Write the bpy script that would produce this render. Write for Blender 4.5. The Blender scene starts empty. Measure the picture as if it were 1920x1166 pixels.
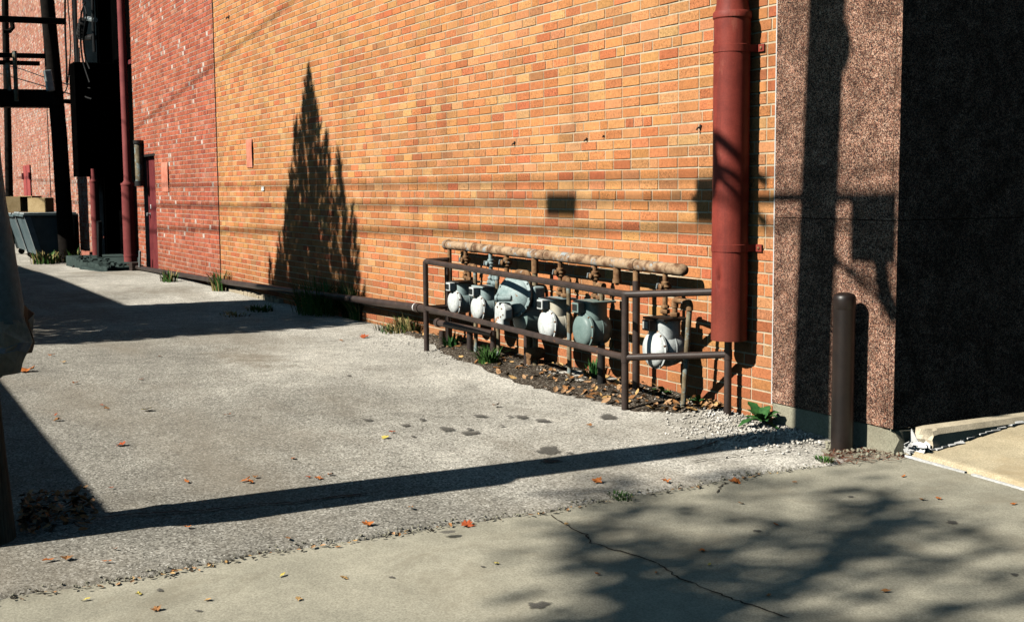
import bpy, bmesh, math, random
import numpy as np
from mathutils import Vector, Matrix
random.seed(7); RNG=np.random.default_rng(7)
S=bpy.context.scene; COL=S.collection
T=0.80                       # tangent of the sun's height; light travels towards +Y
WY=4.57                      # plane of the brick walls
# ------------------------------------------------------------------ camera
F=2300.; CX,CY=960.,583.; HC=1.28
def _cam():
    d1=np.array([-288.-CX,362.-CY,F]); d1/=np.linalg.norm(d1)
    n=np.cross(d1,np.array([1,-.0074,0.])); n/=np.linalg.norm(n)
    if n[1]>0: n=-n
    X=-d1; Y=np.cross(n,X); return np.stack([X,Y,n],1)
CM=_cam()
cd=bpy.data.cameras.new('camera'); cam=bpy.data.objects.new('camera',cd); COL.objects.link(cam); S.camera=cam
R=Matrix(((CM[0][0],-CM[1][0],-CM[2][0]),(CM[0][1],-CM[1][1],-CM[2][1]),(CM[0][2],-CM[1][2],-CM[2][2]))).to_4x4()
cam.matrix_world=Matrix.Translation((0,0,HC))@R
cd.sensor_width=36; cd.lens=F/1920*36; cd.clip_start=.05; cd.clip_end=1000
cd.dof.use_dof=True; cd.dof.focus_distance=7.5; cd.dof.aperture_fstop=16
def ray(px,py): return CM.T@np.array([px-CX,py-CY,F])
def PL(px,py,ax,v):
    r=ray(px,py); o=np.array([0,0,HC]); return o+r*((v-o[ax])/r[ax])
def sm(t): t=min(1,max(0,t)); return t*t*(3-2*t)
def zg(x,y):
    z=-.06-.19*sm((-20-x)/8)-.03*sm((-11-x)/5)
    z+=.04*sm((y-4.22)/.33)*sm((-5.3-x)/1.2)*sm((x+11)/1.5)
    z-=.004*sm((x+5.2)/.7)
    return z
def G(px,py):
    z=-.06
    for _ in range(4):
        p=PL(px,py,2,z); z=zg(p[0],p[1])
    return Vector((p[0],p[1],z))
# ------------------------------------------------------------------ materials
class NT:
    def __init__(s,name):
        s.m=bpy.data.materials.new(name); s.m.use_nodes=True; s.t=s.m.node_tree; s.n=s.t.nodes
        s.b=s.n['Principled BSDF']; s.b.inputs['Specular IOR Level'].default_value=.25
        s.co=s.n.new('ShaderNodeTexCoord').outputs['Object']
    def L(s,a,b): s.t.links.new(a,b)
    def set(s,sock,v):
        if isinstance(v,bpy.types.NodeSocket): s.L(v,sock)
        elif v is not None:
            if sock.type=='RGBA' and len(v)==3: v=(*v,1)
            sock.default_value=v
    def noise(s,scale,detail=4,rough=.6,vec=None,out='Fac',dist=0):
        n=s.n.new('ShaderNodeTexNoise'); n.inputs['Scale'].default_value=scale; n.inputs['Detail'].default_value=detail
        n.inputs['Roughness'].default_value=rough; n.inputs['Distortion'].default_value=dist; s.L(vec or s.co,n.inputs['Vector']); return n.outputs[out]
    def vor(s,scale,out='Color',feature='F1',vec=None,rnd=1):
        n=s.n.new('ShaderNodeTexVoronoi'); n.feature=feature; n.inputs['Scale'].default_value=scale; n.inputs['Randomness'].default_value=rnd
        s.L(vec or s.co,n.inputs['Vector']); return n.outputs[out]
    def ramp(s,fac,stops,interp='LINEAR'):
        n=s.n.new('ShaderNodeValToRGB'); cr=n.color_ramp; cr.interpolation=interp
        while len(cr.elements)<len(stops): cr.elements.new(.5)
        for e,(p,c) in zip(cr.elements,stops):
            e.position=p; e.color=(c,c,c,1) if isinstance(c,(int,float)) else (*c,1)
        s.L(fac,n.inputs['Fac']); return n.outputs['Color']
    def mix(s,fac,a,b,mode='MIX'):
        n=s.n.new('ShaderNodeMix'); n.data_type='RGBA'; n.blend_type=mode
        s.set(n.inputs[0],fac); s.set(n.inputs[6],a); s.set(n.inputs[7],b); return n.outputs[2]
    def math(s,op,a,b=None,c=None):
        n=s.n.new('ShaderNodeMath'); n.operation=op
        for i,v in enumerate((a,b,c)):
            if v is not None: s.set(n.inputs[i],v)
        return n.outputs[0]
    def sep(s,vec=None):
        n=s.n.new('ShaderNodeSeparateXYZ'); s.L(vec or s.co,n.inputs[0]); return n.outputs
    def vscale(s,x,y,z):
        n=s.n.new('ShaderNodeMapping'); n.inputs['Scale'].default_value=(x,y,z); s.L(s.co,n.inputs[0]); return n.outputs[0]
    def attr(s,name,out='Color'):
        n=s.n.new('ShaderNodeAttribute'); n.attribute_name=name; return n.outputs[out]
    def bump(s,h,strength=.3,dist=.01,prev=None):
        n=s.n.new('ShaderNodeBump'); n.inputs['Strength'].default_value=strength; n.inputs['Distance'].default_value=dist
        s.L(h,n.inputs['Height'])
        if prev: s.L(prev,n.inputs['Normal'])
        return n.outputs[0]
    def done(s,color,rough=.8,normal=None,metal=0,spec=None):
        s.set(s.b.inputs['Base Color'],color); s.set(s.b.inputs['Roughness'],rough); s.b.inputs['Metallic'].default_value=metal
        if normal: s.L(normal,s.b.inputs['Normal'])
        if spec is not None: s.b.inputs['Specular IOR Level'].default_value=spec
        return s.m
def simple(name,c1,c2,scale=8,rough=.7,bump=.15,bs=60,lo=.4,hi=.62,c3=None,s3=20,t3=.62,metal=0,spec=.25,fine=.25):
    n=NT(name); f=n.noise(scale,6,.65); c=n.ramp(f,[(lo,c1),(hi,c2)])
    if c3: c=n.mix(n.ramp(n.noise(s3,6,.7),[(t3,0.),(t3+.05,1.)]),c,c3)
    g=n.noise(bs,5,.7)
    c=n.mix(fine,c,n.ramp(g,[(.3,.25),(.7,1.6)]),'MULTIPLY')
    return n.done(c,rough,n.bump(g,bump,.004),metal,spec)
M={}
def brickmat(name,bump=.6,fs=95,contrast=.75):
    n=NT(name); c=n.attr('bcol'); rg=n.attr('bcol','Alpha')
    f1=n.noise(fs,4,.75); f2=n.noise(30,4,.65); f3=n.noise(1.1,5,.6); f0=n.noise(fs*.55,3,.7)
    c=n.mix(n.math('MULTIPLY',rg,contrast),c,n.ramp(f1,[(.30,.22),(.46,.92),(.56,1.1),(.68,1.7)]),'MULTIPLY')
    c=n.mix(n.math('MULTIPLY',rg,.7),c,n.ramp(f0,[(.33,.35),(.47,1.),(.7,1.3)]),'MULTIPLY')
    c=n.mix(.4,c,n.ramp(f2,[(.3,.66),(.7,1.3)]),'MULTIPLY')
    c=n.mix(.6,c,n.ramp(f3,[(.35,.78),(.65,1.15)]),'MULTIPLY')
    # soot washed down in streaks and damp grime near the ground
    x,y,z=n.sep(); st=n.noise(2.4,5,.6,vec=n.vscale(1,1,.12)); c=n.mix(n.ramp(st,[(.56,0.),(.72,.30)]),c,(.11,.07,.045))
    zz=n.math('ADD',z,n.math('MULTIPLY',f3,-.9)); c=n.mix(n.ramp(n.math('ADD',zz,.85),[(.25,.5),(.95,0.)]),c,(.20,.085,.045))
    nb=n.bump(f1,bump,.006); nb=n.bump(f2,.3,.006,nb)
    return n.done(c,.92,nb,0,.12)
M['brick']=brickmat('rugged_brick'); M['brick_far']=brickmat('old_brick',.3,50,.5)
M['mortar']=simple('mortar',(.48,.38,.25),(.62,.51,.36),6,.95,.3,120)
M['mortar_far']=simple('old_mortar',(.34,.25,.2),(.5,.4,.33),4,.95,.2,50)
def granite():
    n=NT('speckled_granite'); a=n.vor(300,'Color',vec=n.vscale(1,1,.8)); b=n.noise(95,5,.8); big=n.noise(2.6,6,.75,dist=1.6)
    cell=n.sep(a)[0]
    c=n.ramp(cell,[(0,(.012,.012,.014)),(.26,(.06,.036,.033)),(.44,(.25,.11,.083)),(.75,(.47,.25,.165)),(.95,(.64,.46,.36))])
    c=n.mix(n.ramp(b,[(.38,1.),(.48,0.)]),c,(.022,.02,.022))
    c=n.mix(.75,c,n.ramp(big,[(.36,.5),(.6,1.5)]),'MULTIPLY')
    m2=n.noise(16,5,.7,dist=.6); c=n.mix(.6,c,n.ramp(m2,[(.36,.55),(.62,1.4)]),'MULTIPLY')
    v=n.noise(3.0,7,.75,vec=n.vscale(1,1,1.6),dist=2.5)
    c=n.mix(n.ramp(v,[(.485,0.),(.5,.75),(.515,0.)]),c,(.03,.028,.03))
    c=n.mix(1.,c,(.80,.80,.76),'MULTIPLY'); return n.done(c,.6,None,0,.0)
M['granite']=granite()
def asphalt():
    n=NT('worn_asphalt'); x,y,z=n.sep()
    a=n.sep(n.vor(125,'Color'))[0]; b=n.noise(210,3,.7); big=n.noise(.55,6,.62); mid=n.noise(4.5,6,.7)
    edge=n.math('ADD',n.math('MULTIPLY',big,3.4),n.math('ADD',y,n.math('MULTIPLY',mid,.9)))
    dust=n.ramp(n.math('MULTIPLY_ADD',edge,.30,-1.22),[(.12,0.),(.72,1.)])
    base=n.ramp(a,[(0,(.11,.107,.097)),(.2,(.25,.243,.22)),(.6,(.37,.36,.33)),(.9,(.54,.53,.49)),(1,(.76,.75,.71))])
    pale=n.ramp(a,[(0,(.20,.19,.17)),(.2,(.50,.485,.45)),(.7,(.76,.745,.70)),(1,(.93,.91,.88))])
    c=n.mix(n.math('MULTIPLY',dust,.8),base,pale)
    c=n.mix(.6,c,n.ramp(mid,[(.33,.72),(.66,1.22)]),'MULTIPLY')
    c=n.mix(.6,c,n.ramp(big,[(.36,.78),(.66,1.2)]),'MULTIPLY')
    c=n.mix(.5,c,n.ramp(b,[(.3,.55),(.7,1.45)]),'MULTIPLY')
    c=n.mix(1.,c,(1.02,.985,.92),'MULTIPLY'); c=n.mix(1.,c,n.ramp(n.math('MULTIPLY_ADD',edge,.18,-.42),[(.0,.70),(.42,1.)]),'MULTIPLY')
    tr=n.noise(1.1,5,.6,vec=n.vscale(.35,1,1)); c=n.mix(n.ramp(tr,[(.47,0.),(.66,.6)]),c,(.25,.215,.165))
    pt=n.noise(2.6,6,.75,dist=.6); c=n.mix(n.ramp(pt,[(.62,0.),(.70,.5)]),c,(.17,.155,.13))
    # tan oil wash in the wheel track
    dx=n.math('MULTIPLY',n.math('ADD',x,9.6),.55); dy=n.math('MULTIPLY',n.math('ADD',y,-2.75),1.5)
    d=n.math('SQRT',n.math('ADD',n.math('MULTIPLY',dx,dx),n.math('MULTIPLY',dy,dy)))
    d=n.math('ADD',d,n.math('MULTIPLY',mid,1.1))
    c=n.mix(n.ramp(d,[(.5,.85),(1.7,0.)]),c,(.22,.178,.125))
    # hair cracks
    cr=n.vor(.75,'Distance','DISTANCE_TO_EDGE',vec=n.noise(1.4,4,.6,out='Color') if False else None)
    w=n.noise(2.2,5,.65,dist=1.5)
    c=n.mix(n.ramp(w,[(.494,0.),(.5,.55),(.506,0.)]),c,(.10,.095,.085))
    h=n.math('ADD',n.math('MULTIPLY',a,.6),n.math('MULTIPLY',b,.6))
    return n.done(c,.95,n.bump(h,.55,.008),0,.1)
M['asphalt']=asphalt()
def concrete(name,c1,c2,stain=(.25,.22,.16)):
    n=NT(name); big=n.noise(.8,6,.65); mid=n.noise(6,6,.7); fin=n.noise(130,4,.8); 
    c=n.ramp(big,[(.36,c1),(.62,c2)])
    c=n.mix(.55,c,n.ramp(mid,[(.32,.74),(.66,1.2)]),'MULTIPLY')
    c=n.mix(.55,c,n.ramp(fin,[(.34,.4),(.5,1.),(.66,1.6)]),'MULTIPLY')
    c=n.mix(n.ramp(n.noise(1.7,6,.7,dist=.8),[(.52,0.),(.68,.6)]),c,stain)
    return n.done(c,.95,n.bump(fin,.3,.004),0,.12)
M['walk']=concrete('walk_concrete',(.305,.288,.225),(.435,.405,.315))
M['slab']=concrete('tan_concrete',(.45,.38,.25),(.56,.48,.33),(.4,.3,.17))
M['kerb']=concrete('kerb_concrete',(.50,.43,.30),(.66,.58,.44))
M['base']=concrete('base_concrete',(.24,.23,.17),(.38,.36,.27))
M['footing']=concrete('old_footing',(.34,.29,.2),(.5,.43,.32))
M['rail']=simple('brown_pipe_paint',(.038,.027,.023),(.066,.045,.037),9,.5,.2,140,c3=(.2,.09,.045),s3=11,t3=.66,spec=.4)
M['bollard']=simple('bronze_paint',(.011,.0075,.0065),(.022,.014,.011),6,.42,.12,90,c3=(.2,.075,.03),s3=5,t3=.66,spec=.5)
M['rust']=simple('rusty_pipe',(.15,.08,.045),(.46,.32,.20),12,.85,.4,120,.40,.58,c3=(.36,.39,.39),s3=8,t3=.55,spec=.15)
M['rust2']=simple('rusty_fitting',(.17,.085,.04),(.34,.2,.1),25,.8,.3,150,c3=(.3,.34,.33),s3=14,t3=.6,spec=.2)
M['pipe_old']=simple('patchy_pipe',(.16,.12,.07),(.30,.25,.16),13,.7,.25,120,c3=(.27,.33,.32),s3=9,t3=.52,spec=.25)
M['meter_gray']=simple('gray_meter_paint',(.24,.33,.33),(.37,.46,.46),9,.5,.15,70,c3=(.22,.14,.08),s3=13,t3=.63,spec=.35,fine=.3)
M['meter_green']=simple('green_meter_paint',(.16,.235,.22),(.22,.30,.28),7,.45,.12,90,c3=(.13,.12,.09),s3=13,t3=.70,spec=.4,fine=.2)
M['meter_white']=simple('white_meter_paint',(.50,.54,.53),(.72,.75,.73),9,.5,.15,70,c3=(.38,.19,.085),s3=11,t3=.61,spec=.35,fine=.3)
M['meter_cream']=simple('cream_meter_paint',(.50,.46,.35),(.66,.62,.5),6,.5,.12,90,c3=(.36,.17,.07),s3=9,t3=.62,spec=.4,fine=.15)
M['black']=simple('black_plate',(.014,.014,.014),(.028,.026,.024),8,.55,.2,90)
M['glass']=simple('dial_glass',(.02,.025,.025),(.035,.04,.04),8,.12,.0,90,spec=.6)
M['dial']=simple('dial_face',(.42,.42,.37),(.5,.5,.45),20,.5,.0,90)
M['spout']=simple('red_oxide_paint',(.215,.036,.026),(.28,.05,.035),4,.55,.12,70,c3=(.33,.085,.06),s3=5,t3=.63,spec=.25,fine=.2)
def spoutm():
    n=NT('weathered_red_paint'); f=n.noise(5,6,.65); c=n.ramp(f,[(.38,(.20,.034,.024)),(.62,(.29,.052,.035))])
    st=n.noise(16,5,.65,vec=n.vscale(1,1,.07)); c=n.mix(n.ramp(st,[(.52,0.),(.7,.65)]),c,(.13,.028,.022))
    ch=n.noise(9,6,.7,vec=n.vscale(1,1,.35)); c=n.mix(n.ramp(ch,[(.62,0.),(.7,.6)]),c,(.36,.11,.075))
    sp=n.noise(120,3,.7); c=n.mix(.3,c,n.ramp(sp,[(.3,.5),(.7,1.4)]),'MULTIPLY')
    z=n.sep()[2]; c=n.mix(n.ramp(n.math('ADD',z,n.math('MULTIPLY',f,.3)),[(.12,.6),(.4,0.)]),c,(.16,.05,.03))
    return n.done(c,.58,n.bump(n.noise(7,5,.6),.25,.01,n.bump(sp,.12,.003)),0,.25)
M['spout']=spoutm()
M['shutter']=simple('red_shutter_paint',(.34,.06,.055),(.42,.085,.075),4,.7,.1,60)
M['pier']=simple('brick_red_pier',(.36,.12,.08),(.46,.19,.13),9,.9,.3,40)
M['spout_far']=simple('dusty_maroon_paint',(.20,.046,.045),(.26,.065,.06),4,.7,.12,70,spec=.15)
M['door']=simple('maroon_door_paint',(.13,.022,.026),(.19,.035,.036),5,.6,.1,60)
M['creosote']=simple('creosote_wood',(.008,.0065,.0055),(.016,.013,.011),7,.9,.4,60,spec=.08)
def polewood():
    n=NT('weathered_pole_wood'); g=n.noise(60,6,.7,vec=n.vscale(1,1,.05)); f=n.noise(5,5,.6)
    c=n.ramp(g,[(.3,(.05,.042,.03)),(.5,(.17,.14,.10)),(.7,(.3,.26,.19))])
    c=n.mix(.6,c,n.ramp(f,[(.35,.5),(.65,1.3)]),'MULTIPLY')
    return n.done(c,.9,n.bump(g,.7,.012),0,.1)
M['pole']=polewood()
M['dump']=simple('dumpster_paint',(.085,.125,.135),(.13,.175,.185),4,.55,.15,60,c3=(.09,.06,.04),s3=9,t3=.68,spec=.3)
M['dumpedge']=simple('worn_gray_lit_end',(.30,.34,.34),(.42,.46,.46),6,.6,.15,60,c3=(.12,.09,.06),s3=9,t3=.66)
M['card']=simple('cardboard',(.58,.42,.21),(.72,.54,.29),5,.85,.08,60)
M['card_dark']=simple('damp_cardboard',(.16,.09,.045),(.24,.14,.07),5,.85,.08,60)
M['bay_shade_black']=simple('bay_shade_paint',(.0012,.0012,.0012),(.002,.002,.002),3,.9,.05,40,spec=.0)  # near-black colour stands in for the shade inside the loading bay
M['dock']=simple('shaded_green_concrete',(.035,.052,.048),(.06,.085,.078),5,.85,.3,60,spec=.1)  # dark teal has the shade on the dock step mixed in
M['rubber']=simple('black_rubber',(.012,.012,.012),(.02,.02,.02),5,.7,.1,60,spec=.2)
M['wire']=simple('black_cable',(.012,.012,.012),(.02,.02,.02),5,.6,.0,60,spec=.2)
M['galv']=simple('galvanised_metal',(.26,.29,.29),(.38,.42,.42),8,.45,.08,60,metal=.3)
M['sheet']=simple('bluegray_plastic',(.34,.46,.48),(.46,.58,.60),5,.55,.12,40)
M['cream']=simple('cream_paper',(.72,.68,.56),(.84,.8,.68),5,.8,.05,40)
M['blue_print']=simple('blue_print_paper',(.3,.45,.68),(.6,.7,.8),16,.5,.05,40)
M['skin_print']=simple('pink_print_paper',(.8,.52,.42),(.85,.7,.62),9,.5,.05,40)
for k_ in ('cream','blue_print','skin_print','sheet'):
    t_=M[k_].node_tree; b_=t_.nodes['Principled BSDF']; tl=t_.nodes.new('ShaderNodeBsdfTranslucent'); mx=t_.nodes.new('ShaderNodeMixShader'); mx.inputs[0].default_value=.5
    src=b_.inputs['Base Color'].links[0].from_socket; t_.links.new(src,tl.inputs['Color']); t_.links.new(b_.outputs[0],mx.inputs[1]); t_.links.new(tl.outputs[0],mx.inputs[2]); t_.links.new(mx.outputs[0],t_.nodes['Material Output'].inputs['Surface'])
M['flap']=simple('salmon_paint',(.56,.19,.12),(.68,.28,.19),6,.7,.1,60)
M['white']=simple('white_scrap',(.74,.74,.72),(.88,.88,.86),8,.7,.1,60)
M['caulk']=simple('joint_sealant',(.52,.52,.5),(.68,.68,.66),14,.8,.2,60)
M['crack']=simple('crack_dirt',(.03,.027,.02),(.07,.06,.045),20,.95,.2,60)
def stainm():
    n=NT('oil_stain'); e=n.attr('rim','Fac'); f=n.noise(45,5,.7); g=n.noise(160,3,.7)
    n.done(n.ramp(g,[(.3,(.07,.066,.058)),(.7,(.17,.16,.14))]),.85,None,0,.1)
    a=n.ramp(n.math('ADD',e,n.math('MULTIPLY',n.math('ADD',f,-.5),1.5)),[(.22,0.),(.55,.82)]); n.L(a,n.b.inputs['Alpha']); return n.m
M['stain']=stainm()
def soil():
    n=NT('dark_soil'); a=n.sep(n.vor(120,'Color'))[0]; b=n.noise(30,6,.7); 
    c=n.ramp(a,[(0,(.02,.016,.012)),(.6,(.07,.055,.04)),(.9,(.16,.13,.1)),(1,(.4,.36,.3))])
    c=n.mix(.7,c,n.ramp(b,[(.3,.5),(.7,1.5)]),'MULTIPLY'); return n.done(c,.95,n.bump(b,.7,.02),0,.08)
M['soil']=soil()
M['ground']=simple('bare_ground',(.16,.13,.09),(.24,.2,.14),1,.95,.3,20)
def leafm(name,a,b,tr=.25):
    n=NT(name); f=n.noise(40,4,.6); c=n.ramp(f,[(.35,a),(.65,b)]); n.done(c,.7,None,0,.2); return n.m
M['leaf_orange']=leafm('orange_leaf',(.40,.11,.025),(.54,.19,.05))
M['leaf_red']=leafm('red_leaf',(.36,.07,.025),(.5,.12,.04))
M['leaf_brown']=leafm('brown_leaf',(.22,.1,.035),(.42,.2,.075))
M['leaf_tan']=leafm('tan_leaf',(.48,.28,.1),(.66,.42,.18))
M['leaf_litter']=leafm('faded_leaf',(.36,.2,.1),(.52,.32,.17))
M['leaf_yellow']=leafm('yellow_leaf',(.60,.45,.08),(.7,.6,.16))
M['grass']=leafm('green_grass',(.035,.1,.022),(.075,.17,.035))
M['grass_dry']=leafm('dry_grass',(.28,.22,.08),(.42,.33,.14))
M['weed']=leafm('weed_leaf',(.022,.085,.022),(.05,.15,.035))
M['conifer']=leafm('conifer_leaf',(.02,.05,.015),(.04,.08,.025))
M['tree_leaf']=leafm('tree_leaf',(.05,.09,.02),(.1,.14,.03))
M['needle']=leafm('red_needles',(.16,.06,.035),(.26,.1,.055))
def gravelm():
    n=NT('crushed_stone'); c=n.ramp(n.noise(9,3,.6),[(.3,(.42,.38,.31)),(.5,(.66,.62,.55)),(.7,(.84,.81,.76))])
    return n.done(c,.9,n.bump(n.noise(80,3,.6),.3,.004),0,.1)
M['gravel']=gravelm()
M['garage']=simple('painted_block',(.4,.36,.3),(.48,.44,.38),2,.9,.2,30)
M['roof']=simple('roof_felt',(.05,.05,.05),(.08,.08,.08),2,.9,.2,30)
# ------------------------------------------------------------------ mesh builder
class MB:
    def __init__(s): s.v=[]; s.f=[]; s.mi=[]; s.flat=[]
    def add(s,vs,fs,mi=0):
        o=len(s.v); s.v+= [tuple(v) for v in vs]; s.f+=[tuple(i+o for i in f) for f in fs]; s.mi+=[mi]*len(fs); return s
    def box(s,c,d,rot=None,bev=0,mi=0):
        bm=bmesh.new(); bmesh.ops.create_cube(bm,size=1)
        for v in bm.verts: v.co=Vector((v.co.x*d[0],v.co.y*d[1],v.co.z*d[2]))
        if bev>0: bmesh.ops.bevel(bm,geom=bm.edges[:],offset=bev,segments=2,affect='EDGES',profile=.6)
        Mx=Matrix.Translation(c)@(rot.to_4x4() if rot else Matrix.Identity(4)); bm.transform(Mx)
        bm.verts.index_update(); s.flat+=range(len(s.f),len(s.f)+len(bm.faces)); s.add([v.co[:] for v in bm.verts],[[v.index for v in f.verts] for f in bm.faces],mi); bm.free(); return s
    def b2(s,lo,hi,bev=0,mi=0):
        lo=Vector(lo); hi=Vector(hi); return s.box((lo+hi)/2,hi-lo,None,bev,mi)
    def tube(s,pts,r,n=14,mi=0,caps=True,ripple=0):
        pts=[Vector(p) for p in pts]; k=len(pts); rs=r if isinstance(r,(list,tuple)) else [r]*k
        tans=[]
        for i in range(k):
            a=(pts[i]-pts[i-1]).normalized() if i>0 else None; b=(pts[i+1]-pts[i]).normalized() if i<k-1 else None
            t=(a+b).normalized() if a and b and (a+b).length>1e-6 else (a or b); tans.append(t)
        u=tans[0].orthogonal().normalized(); vs=[]; fs=[]
        for i in range(k):
            t=tans[i]; u=(u-t*u.dot(t)).normalized(); w=t.cross(u)
            for j in range(n):
                a=2*math.pi*j/n; rr=rs[i]*(1+ripple*random.uniform(-1,1)); vs.append(pts[i]+(u*math.cos(a)+w*math.sin(a))*rr)
        for i in range(k-1):
            for j in range(n):
                q=(j+1)%n; fs.append((i*n+j,i*n+q,(i+1)*n+q,(i+1)*n+j))
        if caps: fs.append(tuple(range(n-1,-1,-1))); fs.append(tuple((k-1)*n+j for j in range(n)))
        return s.add(vs,fs,mi)
    def lathe(s,o,ax,prof,n=28,mi=0):
        o=Vector(o); ax=Vector(ax).normalized(); u=ax.orthogonal().normalized(); w=ax.cross(u); vs=[]; fs=[]
        for r,h in prof:
            for j in range(n):
                a=2*math.pi*j/n; vs.append(o+ax*h+(u*math.cos(a)+w*math.sin(a))*max(r,1e-4))
        for i in range(len(prof)-1):
            for j in range(n):
                q=(j+1)%n; fs.append((i*n+j,i*n+q,(i+1)*n+q,(i+1)*n+j))
        fs.append(tuple(range(n-1,-1,-1))); fs.append(tuple((len(prof)-1)*n+j for j in range(n)))
        return s.add(vs,fs,mi)
    def prism(s,poly,y0,y1,mi=0):   # outline in x,z extruded along y
        n=len(poly); vs=[(x,y0,z) for x,z in poly]+[(x,y1,z) for x,z in poly]
        fs=[tuple(range(n)),tuple(range(2*n-1,n-1,-1))]+[(i,i+n,(i+1)%n+n,(i+1)%n) for i in range(n)]
        return s.add(vs,fs,mi)
def roundpath(pts,rad,seg=5):
    pts=[Vector(p) for p in pts]; out=[pts[0]]
    for i in range(1,len(pts)-1):
        a=(pts[i-1]-pts[i]); b=(pts[i+1]-pts[i]); r=min(rad,a.length*.49,b.length*.49)
        p0=pts[i]+a.normalized()*r; p1=pts[i]+b.normalized()*r
        for k in range(seg+1):
            t=k/seg; out.append(p0*(1-t)**2+pts[i]*2*t*(1-t)+p1*t*t)
    out.append(pts[-1]); return out
OFF={}
def obj(name,mb,mats,parent=None,smooth=35,loc=None):
    off=OFF.get(parent.name,Vector((0,0,0))) if parent else Vector(loc) if loc is not None else Vector((0,0,0))
    me=bpy.data.meshes.new(name)
    me.from_pydata([(v[0]-off[0],v[1]-off[1],v[2]-off[2]) for v in mb.v],[],mb.f)
    if not isinstance(mats,(list,tuple)): mats=[mats]
    for m in mats: me.materials.append(M[m] if isinstance(m,str) else m)
    if len(mats)>1: me.polygons.foreach_set('material_index',mb.mi)
    bm=bmesh.new(); bm.from_mesh(me); bmesh.ops.recalc_face_normals(bm,faces=bm.faces[:]); bm.to_mesh(me); bm.free()
    if smooth:
        sm_=[True]*len(me.polygons)
        for i in mb.flat: sm_[i]=False
        me.set_sharp_from_angle(angle=math.radians(smooth)); me.polygons.foreach_set('use_smooth',sm_)
    me.update(); o=bpy.data.objects.new(name,me); COL.objects.link(o)
    if parent: o.parent=parent
    elif loc is not None: o.location=loc
    OFF[o.name]=off; return o
def tag(o,label,cat,group=None,kind=None):
    o['label']=label; o['category']=cat
    if group: o['group']=group
    if kind: o['kind']=kind
    return o
def thing(name,label,cat,loc,group=None):
    o=bpy.data.objects.new(name,None); COL.objects.link(o); o.location=loc; OFF[o.name]=Vector(loc); o.empty_display_size=.2
    return tag(o,label,cat,group)
def struct(o,label,cat): return tag(o,label,cat,None,'structure')
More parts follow.
